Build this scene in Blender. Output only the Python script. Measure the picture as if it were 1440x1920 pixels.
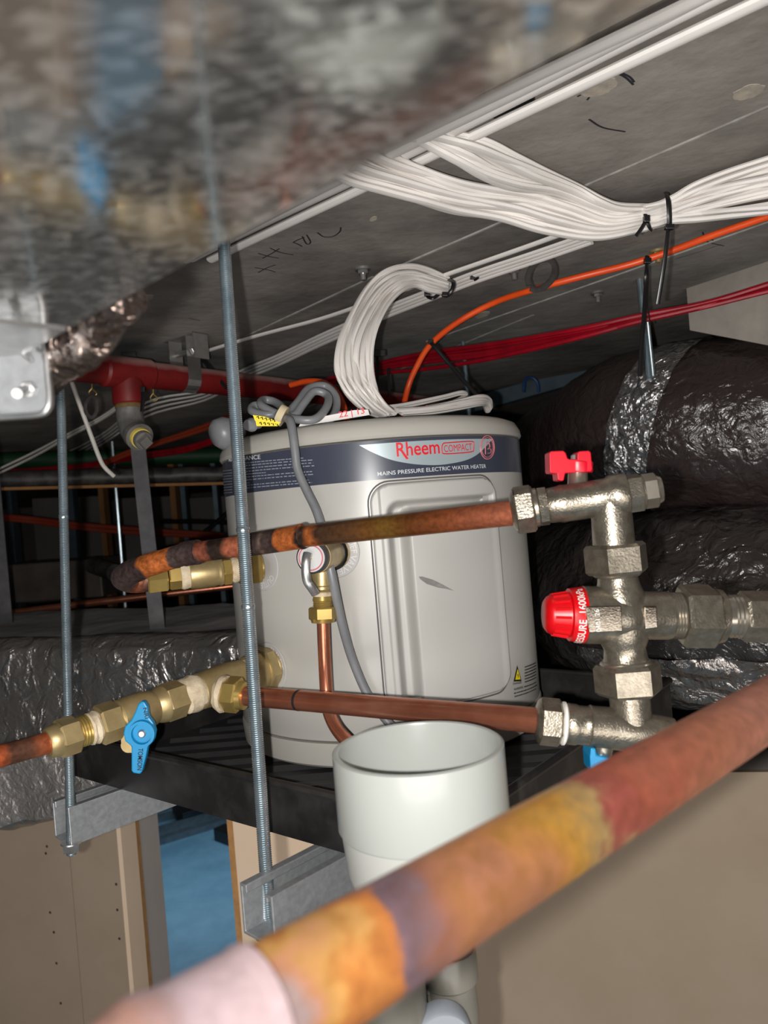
import bpy, bmesh, math, random
from mathutils import Vector, Matrix, noise
for _o in list(bpy.data.objects):
    bpy.data.objects.remove(_o, do_unlink=True)
random.seed(7)
PI = math.pi
SC = bpy.context.scene
COL = SC.collection
# ------------------------------------------------------------------ camera
F = 1400.0                      # focal length in pixels of the 1440 x 1920 frame
ROLL = math.radians(4.8)
CAM = Vector((0, 0, 2.25))
RGT = Vector((math.cos(ROLL), 0, -math.sin(ROLL)))
UPV = Vector((math.sin(ROLL), 0, math.cos(ROLL)))
FWD = Vector((0, 1, 0))
cd = bpy.data.cameras.new('camera')
cam = bpy.data.objects.new('camera', cd)
COL.objects.link(cam)
M3 = Matrix((RGT, UPV, -FWD)).transposed()
cam.matrix_world = Matrix.Translation(CAM) @ M3.to_4x4()
cd.sensor_fit = 'VERTICAL'
cd.sensor_height = 24.0
cd.lens = 24.0 * F / 1920.0
cd.clip_start = 0.01
cd.dof.use_dof = True
cd.dof.focus_distance = 0.74
cd.dof.aperture_fstop = 7.0
SC.camera = cam
# ------------------------------------------------------------------ world, lights, exposure
w = bpy.data.worlds.new('world'); SC.world = w; w.use_nodes = True
w.node_tree.nodes['Background'].inputs[0].default_value = (0.95, 0.96, 1.0, 1)
w.node_tree.nodes['Background'].inputs[1].default_value = 0.02
SC.view_settings.view_transform = 'Standard'
SC.view_settings.look = 'None'
SC.view_settings.gamma = 1.0
SC.view_settings.exposure = 0.0
SC.view_settings.use_curve_mapping = False

def point_lamp(name, loc, energy, radius, color, smooth=None):
    l = bpy.data.lights.new(name, 'POINT'); l.energy = energy; l.shadow_soft_size = radius; l.color = color
    if smooth is not None:
        l.use_nodes = True
        nt = l.node_tree
        fo = nt.nodes.new('ShaderNodeLightFalloff')
        fo.inputs['Strength'].default_value = 1.0
        fo.inputs['Smooth'].default_value = smooth
        em = [n for n in nt.nodes if n.type == 'EMISSION'][0]
        nt.links.new(fo.outputs['Quadratic'], em.inputs['Strength'])
    o = bpy.data.objects.new(name, l); COL.objects.link(o); o.location = loc
    return o
# the phone's own flash, a couple of centimetres beside the lens
point_lamp('phone_flash', CAM + RGT * -0.025 + UPV * -0.0095, 39.0, 0.004, (1.0, 0.985, 0.96), 0.5)

def area_lamp(name, loc, energy, sx, sy, color):
    l = bpy.data.lights.new(name, 'AREA'); l.shape = 'RECTANGLE'; l.size = sx; l.size_y = sy; l.energy = energy; l.color = color
    o = bpy.data.objects.new(name, l); COL.objects.link(o); o.location = loc
    return o
# cool daylight in the room beyond the partition opening
area_lamp('room_daylight', (-1.2, 4.6, 1.48), 24.0, 1.6, 1.2, (0.80, 0.92, 1.0))
# soft light of the room below the void on the near side
area_lamp('near_room_light', (0.1, -1.3, 1.45), 31.0, 2.2, 1.0, (1.0, 0.955, 0.91)).rotation_euler = (math.radians(78), 0, 0)

# ------------------------------------------------------------------ geometry helpers
def ray(px, py):
    return FWD + RGT * ((px - 720.0) / F) + UPV * ((960.0 - py) / F)
def at(px, py, d):
    return CAM + ray(px, py) * d
def onz(px, py, z):                      # z relative to the camera
    r = ray(px, py); return CAM + r * (z / r.z)
def pix(p):
    v = p - CAM; d = v.y
    return 720 + F * v.dot(RGT) / d, 960 - F * v.dot(UPV) / d
ZC = 0.335
def ceil(px, py, off=0.0):
    return onz(px, py, ZC - off)

def smooth(pts, n=8):
    pts = [Vector(p) for p in pts]
    if len(pts) < 3:
        return [pts[0].lerp(pts[-1], i / n) for i in range(n + 1)]
    out = []
    P = [pts[0] * 2 - pts[1]] + pts + [pts[-1] * 2 - pts[-2]]
    for i in range(1, len(P) - 2):
        a, b, c, d = P[i - 1], P[i], P[i + 1], P[i + 2]
        for k in range(n):
            t = k / n
            out.append(0.5 * ((2 * b) + (c - a) * t + (2 * a - 5 * b + 4 * c - d) * t * t + (3 * b - a - 3 * c + d) * t ** 3))
    out.append(pts[-1].copy())
    return out

def sweep(bm, pts, rad, n=8, ab=(1, 1), ref=None, cap=True, along=False):
    pts = [Vector(p) for p in pts]
    m = len(pts)
    lay = bm.verts.layers.float.get('along') or (bm.verts.layers.float.new('along') if along else None)
    tot = sum((pts[i + 1] - pts[i]).length for i in range(m - 1)) or 1
    acc = 0.0; rings = []; nrm = None
    for i in range(m):
        t = (pts[min(i + 1, m - 1)] - pts[max(i - 1, 0)])
        if t.length < 1e-9: t = Vector((0, 0, 1))
        t.normalize()
        base = ref if ref is not None else nrm
        if base is None:
            base = Vector((0, 0, 1)) if abs(t.z) < 0.9 else Vector((1, 0, 0))
        nn = base - t * base.dot(t)
        if nn.length < 1e-4:
            nn = t.orthogonal()
        nn.normalize(); nrm = nn
        b = t.cross(nn)
        if i: acc += (pts[i] - pts[i - 1]).length
        r = rad[i] if isinstance(rad, (list, tuple)) else rad
        ring = []
        for k in range(n):
            a = 2 * PI * k / n
            v = bm.verts.new(pts[i] + b * (math.cos(a) * r * ab[0]) + nn * (math.sin(a) * r * ab[1]))
            if lay is not None: v[lay] = acc / tot
            ring.append(v)
        rings.append(ring)
    for i in range(m - 1):
        for k in range(n):
            bm.faces.new((rings[i][k], rings[i][(k + 1) % n], rings[i + 1][(k + 1) % n], rings[i + 1][k]))
    if cap:
        bm.faces.new(list(reversed(rings[0]))); bm.faces.new(rings[-1])
    return bm

def lathe(bm, p0, axis, prof, n=24, phase=0.0, cap=True, ref=None):
    """prof: (distance along axis, radius) pairs"""
    ax = Vector(axis).normalized()
    u = (ref - ax * ref.dot(ax)) if ref is not None else ((FWD - ax * FWD.dot(ax)) if abs(ax.dot(FWD)) < 0.95 else ax.orthogonal())
    u.normalize(); v = ax.cross(u)
    rings = []
    for s, r in prof:
        c = p0 + ax * s
        if r < 1e-6:
            rings.append([bm.verts.new(c)] * n); continue
        rings.append([bm.verts.new(c + (u * math.cos(phase + 2 * PI * k / n) + v * math.sin(phase + 2 * PI * k / n)) * r) for k in range(n)])
    for i in range(len(rings) - 1):
        for k in range(n):
            q = [rings[i][k], rings[i][(k + 1) % n], rings[i + 1][(k + 1) % n], rings[i + 1][k]]
            q2 = []
            for x in q:
                if x not in q2: q2.append(x)
            if len(q2) >= 3:
                try: bm.faces.new(q2)
                except ValueError: pass
    if cap:
        for rg, rev in ((rings[0], True), (rings[-1], False)):
            if rg[0] is not rg[1]:
                try: bm.faces.new(list(reversed(rg)) if rev else rg)
                except ValueError: pass
    return bm

def hexnut(bm, p0, axis, length, r, n=6, phase=0.0, ref=None):
    c = min(length * 0.12, r * 0.1)
    return lathe(bm, p0, axis, [(0, r * 0.9), (c, r), (length - c, r), (length, r * 0.9)], n, phase, ref=ref)

class Fit:
    """fittings along the straight axis between two points; t is 0..1 along it, radii are pixels of the photograph at that depth"""
    def __init__(self, A, B):
        self.A = A; self.B = B; self.L = (B - A).length; self.ax = (B - A).normalized()
    def R(self, t, rpx):
        return rpx * (self.A.lerp(self.B, t).y) / F
    def turn(self, bm, prof, n=28):
        return lathe(bm, self.A, self.ax, [(t * self.L, self.R(t, r)) for t, r in prof], n)
    def hex(self, bm, t0, t1, rpx, phase=0.0, n=6):
        return hexnut(bm, self.A.lerp(self.B, t0), self.ax, (t1 - t0) * self.L, self.R((t0 + t1) / 2, rpx), n, phase)
    def threads(self, bm, t0, t1, rpx, k=4):
        p = []
        for i in range(k):
            a = t0 + (t1 - t0) * i / k; b = t0 + (t1 - t0) * (i + 0.5) / k
            p += [(a, rpx * 0.93), (b, rpx)]
        p.append((t1, rpx * 0.93))
        return self.turn(bm, p)
    def p(self, t): return self.A.lerp(self.B, t)

def box(bm, c, ux, uy, uz, sx, sy, sz):
    c = Vector(c); vs = []
    for i in (-.5, .5):
        for j in (-.5, .5):
            for k in (-.5, .5):
                vs.append(bm.verts.new(c + ux * (sx * i) + uy * (sy * j) + uz * (sz * k)))
    for f in ((0, 1, 3, 2), (4, 6, 7, 5), (0, 4, 5, 1), (2, 3, 7, 6), (0, 2, 6, 4), (1, 5, 7, 3)):
        bm.faces.new([vs[i] for i in f])
    return bm
XA, YA, ZA = Vector((1, 0, 0)), Vector((0, 1, 0)), Vector((0, 0, 1))

def prism(bm, pts, vec):
    pts = [Vector(p) for p in pts]; vec = Vector(vec)
    a = [bm.verts.new(p) for p in pts]; b = [bm.verts.new(p + vec) for p in pts]
    n = len(pts)
    for i in range(n):
        bm.faces.new((a[i], a[(i + 1) % n], b[(i + 1) % n], b[i]))
    bm.faces.new(list(reversed(a))); bm.faces.new(b)
    return bm

def outline(pxs, d, thick, sm=0):
    """a plate whose outline stands at depth d, facing the lens, with real thickness"""
    bm = bmesh.new()
    pts = [at(x, y, d) for x, y in pxs]
    if sm:
        pts = smooth(pts + [pts[0]], sm)[:-1]
    prism(bm, pts, FWD * thick)
    return bm

NEWBM = bmesh.new
ROOTLOC = {}
def obj(name, bm, m, parent=None, flat=False, ang=38, bevel=0, attr=None):
    bmesh.ops.remove_doubles(bm, verts=bm.verts, dist=1e-7)
    bmesh.ops.recalc_face_normals(bm, faces=bm.faces)
    me = bpy.data.meshes.new(name)
    if parent is None and bm.verts:
        c = Vector((0, 0, 0))
        for v in bm.verts: c += v.co
        c /= len(bm.verts)
        for v in bm.verts: v.co -= c
    else:
        c = Vector((0, 0, 0))
    bm.to_mesh(me); bm.free()
    if not flat:
        me.polygons.foreach_set('use_smooth', [True] * len(me.polygons))
        me.set_sharp_from_angle(angle=math.radians(ang))
    me.materials.append(m)
    o = bpy.data.objects.new(name, me); COL.objects.link(o); o.location = c
    ROOTLOC[o.name] = c
    if parent is not None:
        o.parent = parent
        pl = ROOTLOC[parent.name]
        o.location = -pl
        ROOTLOC[o.name] = Vector((0, 0, 0))
    if bevel:
        b = o.modifiers.new('bevel', 'BEVEL'); b.width = bevel; b.segments = 2; b.limit_method = 'ANGLE'
    return o
def tag(o, label, cat, group=None):
    o['label'] = label; o['category'] = cat
    if group: o['group'] = group
    return o
def thing(name, label, cat, loc, group=None):
    o = bpy.data.objects.new(name, None); COL.objects.link(o); o.location = loc
    o.empty_display_size = 0.02
    ROOTLOC[o.name] = Vector(loc)
    return tag(o, label, cat, group)
def struct(name, bm, m, flat=True, parent=None):
    o = obj(name, bm, m, parent, flat=flat)
    if parent is None: o['kind'] = 'structure'
    return o

# ------------------------------------------------------------------ materials
def srgb(r, g, b):
    f = lambda c: (c / 255 / 12.92) if c / 255 <= 0.04045 else ((c / 255 + 0.055) / 1.055) ** 2.4
    return (f(r), f(g), f(b), 1)
def mat(name, c1, c2=None, rough=0.5, metal=0.0, scale=20, bump=0.0, bscale=None, bdist=0.002, stretch=(1, 1, 1), detail=6,
        rough2=None, spec=0.5, coat=0.0, ramp=(0.35, 0.65), kind='noise', trans=0.0, sss=0.0, dusty=None):
    m = bpy.data.materials.new(name); m.use_nodes = True
    nt = m.node_tree; N = nt.nodes; L = nt.links
    b = N['Principled BSDF']
    b.inputs['Roughness'].default_value = rough; b.inputs['Metallic'].default_value = metal
    b.inputs['Specular IOR Level'].default_value = spec
    b.inputs['Coat Weight'].default_value = coat
    b.inputs['Base Color'].default_value = c1
    if trans: b.inputs['Transmission Weight'].default_value = trans
    if sss:
        b.inputs['Subsurface Weight'].default_value = sss; b.inputs['Subsurface Radius'].default_value = (0.01, 0.01, 0.01)
    if dusty is not None:
        pass
    if c2 is not None or bump or rough2 is not None:
        tc = N.new('ShaderNodeTexCoord'); mp = N.new('ShaderNodeMapping')
        mp.inputs['Scale'].default_value = stretch
        L.new(tc.outputs['Object'], mp.inputs['Vector'])
        tx = N.new('ShaderNodeTexNoise' if kind == 'noise' else 'ShaderNodeTexVoronoi')
        tx.inputs['Scale'].default_value = scale
        if kind == 'noise':
            tx.inputs['Detail'].default_value = detail; tx.inputs['Roughness'].default_value = 0.62
        L.new(mp.outputs[0], tx.inputs['Vector'])
        out = tx.outputs['Fac' if kind == 'noise' else 'Color']
        rp = N.new('ShaderNodeValToRGB'); rp.color_ramp.elements[0].position = ramp[0]; rp.color_ramp.elements[1].position = ramp[1]
        rp.color_ramp.elements[0].color = c1; rp.color_ramp.elements[1].color = c2 or c1
        L.new(out, rp.inputs[0]); L.new(rp.outputs[0], b.inputs['Base Color'])
        if dusty is not None:          # dust that has settled on upward faces
            ge = N.new('ShaderNodeNewGeometry'); sp = N.new('ShaderNodeSeparateXYZ'); L.new(ge.outputs['Normal'], sp.inputs[0])
            ad = N.new('ShaderNodeMath'); ad.operation = 'MULTIPLY_ADD'; ad.inputs[1].default_value = 0.7; L.new(out, ad.inputs[0]); L.new(sp.outputs['Z'], ad.inputs[2])
            m2 = N.new('ShaderNodeMapRange'); m2.inputs[1].default_value = 0.6; m2.inputs[2].default_value = 1.1; L.new(ad.outputs[0], m2.inputs[0])
            mi = N.new('ShaderNodeMix'); mi.data_type = 'RGBA'; L.new(m2.outputs[0], mi.inputs['Factor']); L.new(rp.outputs[0], mi.inputs['A']); mi.inputs['B'].default_value = dusty
            L.new(mi.outputs['Result'], b.inputs['Base Color'])
        if rough2 is not None:
            mr = N.new('ShaderNodeMapRange'); mr.inputs[1].default_value = ramp[0]; mr.inputs[2].default_value = ramp[1]
            mr.inputs[3].default_value = rough; mr.inputs[4].default_value = rough2
            L.new(out, mr.inputs[0]); L.new(mr.outputs[0], b.inputs['Roughness'])
        if bump:
            t2 = N.new('ShaderNodeTexNoise'); t2.inputs['Scale'].default_value = bscale or scale * 3; t2.inputs['Detail'].default_value = 5
            L.new(mp.outputs[0], t2.inputs['Vector'])
            bp = N.new('ShaderNodeBump'); bp.inputs['Strength'].default_value = bump; bp.inputs['Distance'].default_value = bdist
            L.new(t2.outputs['Fac'], bp.inputs['Height']); L.new(bp.outputs[0], b.inputs['Normal'])
    return m

def banded(name, stops, rough=0.42, metal=0.55, warp=0.03, nscale=60, mottle=0.35, bump=0.15):
    """heat-tinted copper: colours set along the pipe's own length"""
    m = bpy.data.materials.new(name); m.use_nodes = True
    nt = m.node_tree; N = nt.nodes; L = nt.links; b = N['Principled BSDF']
    b.inputs['Roughness'].default_value = rough; b.inputs['Metallic'].default_value = metal
    at_ = N.new('ShaderNodeAttribute'); at_.attribute_name = 'along'
    tc = N.new('ShaderNodeTexCoord')
    nz = N.new('ShaderNodeTexNoise'); nz.inputs['Scale'].default_value = nscale; nz.inputs['Detail'].default_value = 5
    L.new(tc.outputs['Object'], nz.inputs['Vector'])
    ma = N.new('ShaderNodeMath'); ma.operation = 'MULTIPLY_ADD'; ma.inputs[1].default_value = warp * 2
    L.new(nz.outputs['Fac'], ma.inputs[0])
    sb = N.new('ShaderNodeMath'); sb.operation = 'SUBTRACT'; sb.inputs[1].default_value = warp
    L.new(at_.outputs['Fac'], ma.inputs[2]); L.new(ma.outputs[0], sb.inputs[0])
    rp = N.new('ShaderNodeValToRGB'); e = rp.color_ramp.elements
    e[0].position = stops[0][0]; e[0].color = stops[0][1]; e[1].position = stops[-1][0]; e[1].color = stops[-1][1]
    for p, c in stops[1:-1]:
        x = e.new(p); x.color = c
    L.new(sb.outputs[0], rp.inputs[0])
    n2 = N.new('ShaderNodeTexNoise'); n2.inputs['Scale'].default_value = nscale * 4; n2.inputs['Detail'].default_value = 6
    L.new(tc.outputs['Object'], n2.inputs['Vector'])
    mr = N.new('ShaderNodeMapRange'); mr.inputs[1].default_value = 0.3; mr.inputs[2].default_value = 0.7; mr.inputs[3].default_value = 1 - mottle; mr.inputs[4].default_value = 1 + mottle * 0.6
    L.new(n2.outputs['Fac'], mr.inputs[0])
    mx = N.new('ShaderNodeVectorMath'); mx.operation = 'SCALE'
    L.new(rp.outputs[0], mx.inputs[0]); L.new(mr.outputs[0], mx.inputs['Scale']); L.new(mx.outputs[0], b.inputs['Base Color'])
    if bump:
        bp = N.new('ShaderNodeBump'); bp.inputs['Strength'].default_value = bump; bp.inputs['Distance'].default_value = 0.0006
        L.new(n2.outputs['Fac'], bp.inputs['Height']); L.new(bp.outputs[0], b.inputs['Normal'])
    return m

M = {}
M['concrete'] = mat('concrete', srgb(86, 81, 76), srgb(150, 143, 135), 0.9, 0, 4.5, 0.8, 34, 0.003, detail=9, ramp=(0.3, 0.7))
M['concrete_pale'] = mat('concrete_pale', srgb(122, 115, 107), srgb(158, 150, 141), 0.9, 0, 6, 0.4, 40, 0.002)
M['ridge'] = mat('formwork_ridge', srgb(158, 154, 148), srgb(120, 116, 110), 0.9, 0, 30)
M['cable'] = mat('white_pvc_sheath', srgb(214, 208, 202), srgb(226, 221, 216), 0.42, 0, 8, spec=0.4)
M['dusty_cable'] = mat('dusty_white_sheath', srgb(170, 164, 156), srgb(195, 190, 182), 0.5, 0, 14)
M['print'] = mat('grey_print', srgb(90, 86, 84), rough=0.6)
M['grey_cable'] = mat('grey_pvc_sheath', srgb(112, 113, 116), srgb(128, 129, 132), 0.38, 0, 20)
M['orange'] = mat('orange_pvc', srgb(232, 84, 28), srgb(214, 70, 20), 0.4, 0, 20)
M['red_cable'] = mat('red_pvc', srgb(150, 10, 30), srgb(124, 6, 22), 0.32, 0, 30)
M['black'] = mat('black_nylon', srgb(22, 21, 22), rough=0.32)
M['velcro'] = mat('grey_velcro', srgb(52, 48, 46), srgb(38, 35, 33), 0.85, 0, 90, 0.3)
M['galv'] = None
M['zinc'] = mat('blue_zinc', srgb(172, 187, 194), srgb(198, 210, 216), 0.2, 0.85, 60, spec=0.6)
M['strut'] = mat('galvanised_strut', srgb(146, 148, 150), srgb(162, 164, 167), 0.36, 0.5, 170, 0.1, 160, 0.0006, rough2=0.42)
M['steel'] = mat('bright_steel', srgb(170, 170, 168), srgb(205, 205, 205), 0.3, 0.85, 60)
M['strap'] = mat('dark_strap_steel', srgb(74, 73, 75), srgb(90, 89, 90), 0.5, 0.5, 30)
M['galvstrap'] = mat('galvanised_strap', srgb(128, 124, 120), srgb(150, 147, 143), 0.5, 0.6, 30)
M['black_tray'] = mat('black_tray_paint', srgb(30, 28, 28), srgb(60, 57, 55), 0.45, 0.0, 14, 0.15, 60, ramp=(0.45, 0.75))
M['tray_floor'] = mat('dusty_black_tray', srgb(34, 33, 34), srgb(52, 50, 50), 0.55, 0.0, 16, ramp=(0.4, 0.75))
M['heater'] = mat('heater_grey_enamel', srgb(176, 173, 167), srgb(180, 177, 171), 0.34, 0.0, 3, spec=0.5, coat=0.15)
M['lid'] = mat('heater_lid_plastic', srgb(172, 168, 160), srgb(178, 174, 166), 0.45, 0, 4)
M['panelm'] = mat('heater_panel_plastic', srgb(178, 176, 171), srgb(182, 180, 175), 0.42, 0, 4)
M['seam'] = mat('dark_seam', srgb(92, 88, 88), rough=0.7)
M['band'] = mat('slate_blue_band', srgb(62, 66, 80), rough=0.28, coat=0.2)
M['dial'] = mat('dial_face', srgb(200, 200, 200), rough=0.35, metal=0.1)
M['silver'] = mat('silver_print', srgb(168, 180, 184), rough=0.35, metal=0.2)
M['white_print'] = mat('white_print', srgb(205, 208, 212), rough=0.5)
M['grey_text'] = mat('dim_grey_print', srgb(140, 146, 156), rough=0.5)
M['red_print'] = mat('red_print', srgb(222, 26, 44), rough=0.4)
M['pink_print'] = mat('pink_print', srgb(205, 120, 126), rough=0.4)
M['black_print'] = mat('black_print', srgb(30, 28, 30), rough=0.6)
M['yellow'] = mat('yellow_tag', srgb(236, 214, 20), rough=0.45)
M['disc'] = mat('clear_port_disc', srgb(178, 176, 174), srgb(186, 184, 182), 0.18, 0, 5, coat=0.3)
M['emboss'] = mat('pale_emboss', srgb(200, 198, 198), rough=0.3)
M['scuff'] = mat('grey_scuff', srgb(120, 116, 112), srgb(140, 136, 131), 0.7, 0, 80)
M['brass'] = mat('brass', srgb(166, 145, 102), srgb(188, 166, 120), 0.4, 0.65, 50, 0.12, 240, 0.0006)
M['brass_bright'] = mat('bright_brass', srgb(194, 166, 98), srgb(180, 152, 88), 0.3, 0.7, 50)
M['hemp'] = mat('thread_tape', srgb(206, 190, 164), srgb(176, 158, 130), 0.85, 0, 90, 0.5, 200)
M['white_tape'] = mat('white_thread_tape', srgb(232, 228, 220), rough=0.6)
M['nickel'] = mat('nickel_plated_brass', srgb(134, 126, 112), srgb(166, 157, 142), 0.28, 0.82, 120, 0.55, 620, 0.0006)
M['nickel_plate'] = mat('polished_nickel_plate', srgb(130, 122, 110), srgb(150, 142, 130), 0.14, 0.95, 200, 0.3, 900, 0.0004)
M['nickel_smooth'] = mat('smooth_nickel', srgb(156, 148, 135), srgb(170, 162, 150), 0.24, 0.82, 60)
M['knob_red'] = mat('red_plastic', srgb(212, 8, 40), srgb(200, 6, 34), 0.36, 0, 20, spec=0.5)
M['cap_red'] = mat('red_cap_plastic', srgb(208, 6, 18), srgb(190, 4, 14), 0.34, 0, 20)
M['blue_plastic'] = mat('blue_plastic', srgb(10, 138, 190), srgb(8, 126, 178), 0.4, 0, 20)
M['copper'] = mat('copper', srgb(208, 136, 108), srgb(180, 104, 76), 0.27, 0.78, 26, 0.05, 90, detail=8)
M['copper_bright'] = mat('bright_copper', srgb(220, 144, 114), srgb(204, 126, 96), 0.24, 0.8, 30)
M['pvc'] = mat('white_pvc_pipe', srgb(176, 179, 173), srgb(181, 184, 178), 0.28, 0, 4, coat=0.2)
M['pvc_grey'] = mat('pale_grey_pvc', srgb(180, 180, 174), rough=0.35)
M['pvc_cap'] = mat('blue_grey_cap', srgb(140, 145, 152), rough=0.35)
M['pvc_shade'] = mat('shaded_drain_pvc', srgb(122, 118, 109), rough=0.3)  # drop pipe and trap colour darkened to stand in for the copper pipe's shadow
M['fire_red'] = mat('fire_pipe_paint', srgb(112, 18, 18), srgb(90, 12, 12), 0.5, 0, 18, 0.1, 60, ramp=(0.4, 0.7), dusty=srgb(158, 120, 114))
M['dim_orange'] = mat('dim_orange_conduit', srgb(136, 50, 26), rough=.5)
M['patch'] = mat('pale_plaster_patch', srgb(176, 166, 150), srgb(140, 131, 120), 0.95, 0, 60)
M['dust'] = mat('pale_dust', srgb(160, 130, 124), rough=0.9)
M['iron'] = mat('malleable_iron', srgb(92, 90, 88), srgb(120, 117, 113), 0.6, 0.35, 50, 0.4, 140)
M['yellow_seal'] = mat('yellow_seal', srgb(224, 200, 90), rough=0.6)
M['rusty'] = mat('rusty_thread', srgb(116, 92, 48), srgb(90, 70, 40), 0.8, 0.1, 80, 0.5)
M['board_brown'] = mat('plasterboard_brown_paper', srgb(152, 134, 114), srgb(160, 142, 123), 0.9, 0, 5)
M['board_pink'] = mat('plasterboard_face', srgb(224, 196, 168), srgb(228, 202, 176), 0.9, 0, 5)
M['board_grey'] = mat('grey_board_end', srgb(176, 166, 160), srgb(182, 172, 166), 0.85, 0, 6)
M['board_edge'] = mat('torn_board_edge', srgb(184, 136, 84), srgb(160, 116, 70), 0.9, 0, 40)
M['joint'] = mat('board_joint', srgb(112, 94, 74), rough=0.9)
M['blue_floor'] = mat('blue_grey_floor', srgb(78, 118, 142), srgb(98, 138, 160), 0.6, 0, 3.0, detail=8)
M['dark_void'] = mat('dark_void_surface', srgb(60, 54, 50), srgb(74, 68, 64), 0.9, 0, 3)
M['back_panel'] = mat('pale_wall_panel', srgb(112, 108, 104), srgb(124, 120, 115), 0.8, 0, 3)
M['timber'] = mat('timber_stud', srgb(150, 104, 58), srgb(128, 86, 46), 0.8, 0, 12, stretch=(1, 1, .1))
M['stud'] = mat('blue_steel_stud', srgb(92, 108, 118), srgb(108, 124, 134), 0.45, 0.6, 20)
M['lagging'] = mat('black_pipe_lagging', srgb(40, 39, 40), srgb(78, 72, 66), 0.5, 0, 26, 0.3, 60, ramp=(0.4, 0.7))
M['green'] = mat('green_conduit', srgb(14, 60, 30), rough=0.6)
M['dustduct'] = mat('dusty_duct_metal', srgb(92, 84, 78), srgb(72, 66, 62), 0.6, 0.3, 8)
M['dusty_top'] = mat('dusty_insulation_top', srgb(168, 163, 160), srgb(132, 128, 126), 0.95, 0, 7)
M['blue_tie'] = mat('blue_clip', srgb(12, 60, 112), rough=0.4)
M['ink'] = mat('marker_ink', srgb(30, 26, 34), rough=0.8)
M['beige_tape'] = mat('masking_tape', srgb(200, 184, 150), rough=0.8)
M['paper'] = mat('white_label', srgb(226, 222, 218), rough=0.7)
M['screwblack'] = mat('dark_screw', srgb(60, 52, 46), rough=0.6, metal=0.3)

def galv():
    m = bpy.data.materials.new('galvanised_sheet'); m.use_nodes = True
    nt = m.node_tree; N = nt.nodes; L = nt.links; b = N['Principled BSDF']
    b.inputs['Metallic'].default_value = 0.92
    tc = N.new('ShaderNodeTexCoord')
    mp = N.new('ShaderNodeMapping'); mp.inputs['Rotation'].default_value = (0, 0, math.radians(-45)); mp.inputs['Scale'].default_value = (1.0, 1.9, 1)
    L.new(tc.outputs['Object'], mp.inputs['Vector'])
    vo = N.new('ShaderNodeTexVoronoi'); vo.inputs['Scale'].default_value = 300
    L.new(mp.outputs[0], vo.inputs['Vector'])
    rp = N.new('ShaderNodeValToRGB'); rp.color_ramp.elements[0].color = srgb(184, 182, 178); rp.color_ramp.elements[1].color = srgb(248, 248, 247); rp.color_ramp.elements[0].position = .45; rp.color_ramp.elements[1].position = .82
    L.new(vo.outputs['Color'], rp.inputs[0]); L.new(rp.outputs[0], b.inputs['Base Color'])
    nz = N.new('ShaderNodeTexNoise'); nz.inputs['Scale'].default_value = 18; nz.inputs['Detail'].default_value = 6
    L.new(tc.outputs['Object'], nz.inputs['Vector'])
    mr = N.new('ShaderNodeMapRange'); mr.inputs[3].default_value = 0.06; mr.inputs[4].default_value = 0.17
    sx = N.new('ShaderNodeSeparateColor'); L.new(vo.outputs['Color'], sx.inputs[0])
    av = N.new('ShaderNodeMath'); av.operation = 'MULTIPLY_ADD'; av.inputs[1].default_value = 0.9; L.new(sx.outputs[1], av.inputs[0])
    L.new(nz.outputs['Fac'], av.inputs[2]); sb = N.new('ShaderNodeMath'); sb.operation = 'SUBTRACT'; sb.inputs[1].default_value = .45; L.new(av.outputs[0], sb.inputs[0])
    L.new(sb.outputs[0], mr.inputs[0]); L.new(mr.outputs[0], b.inputs['Roughness'])
    bp = N.new('ShaderNodeBump'); bp.inputs['Strength'].default_value = 0.03; bp.inputs['Distance'].default_value = 0.0004
    n2 = N.new('ShaderNodeTexNoise'); n2.inputs['Scale'].default_value = 230; n2.inputs['Detail'].default_value = 3
    L.new(mp.outputs[0], n2.inputs['Vector'])
    L.new(n2.outputs['Fac'], bp.inputs['Height'])
    L.new(bp.outputs[0], b.inputs['Normal'])
    return m
M['galv'] = galv()

def foil(name, base, rough, metal, bump, sc1, sc2, stretch=(1, 1, 1), spec=0.5):
    m = bpy.data.materials.new(name); m.use_nodes = True
    nt = m.node_tree; N = nt.nodes; L = nt.links; b = N['Principled BSDF']
    b.inputs['Base Color'].default_value = base; b.inputs['Roughness'].default_value = rough; b.inputs['Metallic'].default_value = metal
    b.inputs['Specular IOR Level'].default_value = spec
    tc = N.new('ShaderNodeTexCoord'); mp = N.new('ShaderNodeMapping'); mp.inputs['Scale'].default_value = stretch
    L.new(tc.outputs['Object'], mp.inputs['Vector'])
    n1 = N.new('ShaderNodeTexNoise'); n1.noise_type = 'RIDGED_MULTIFRACTAL'; n1.inputs['Scale'].default_value = sc1; n1.inputs['Detail'].default_value = 5
    n1.inputs['Distortion'].default_value = 0.8
    L.new(mp.outputs[0], n1.inputs['Vector'])
    n2 = N.new('ShaderNodeTexNoise'); n2.inputs['Scale'].default_value = sc2; n2.inputs['Detail'].default_value = 4; n2.inputs['Distortion'].default_value = 1.2
    L.new(mp.outputs[0], n2.inputs['Vector'])
    ad = N.new('ShaderNodeMath'); ad.operation = 'MULTIPLY_ADD'; ad.inputs[1].default_value = 0.5
    L.new(n1.outputs['Fac'], ad.inputs[0]); L.new(n2.outputs['Fac'], ad.inputs[2])
    bp = N.new('ShaderNodeBump'); bp.inputs['Strength'].default_value = bump; bp.inputs['Distance'].default_value = 0.012
    L.new(ad.outputs[0], bp.inputs['Height']); L.new(bp.outputs[0], b.inputs['Normal'])
    return m
M['black_foil'] = foil('black_plastic_wrap', srgb(50, 41, 39), 0.24, 0.0, 0.5, 14, 44, spec=0.7)
M['black_foil2'] = foil('black_plastic_sleeve', srgb(58, 53, 51), 0.20, 0.25, 0.9, 11, 30, spec=1.0)
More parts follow.
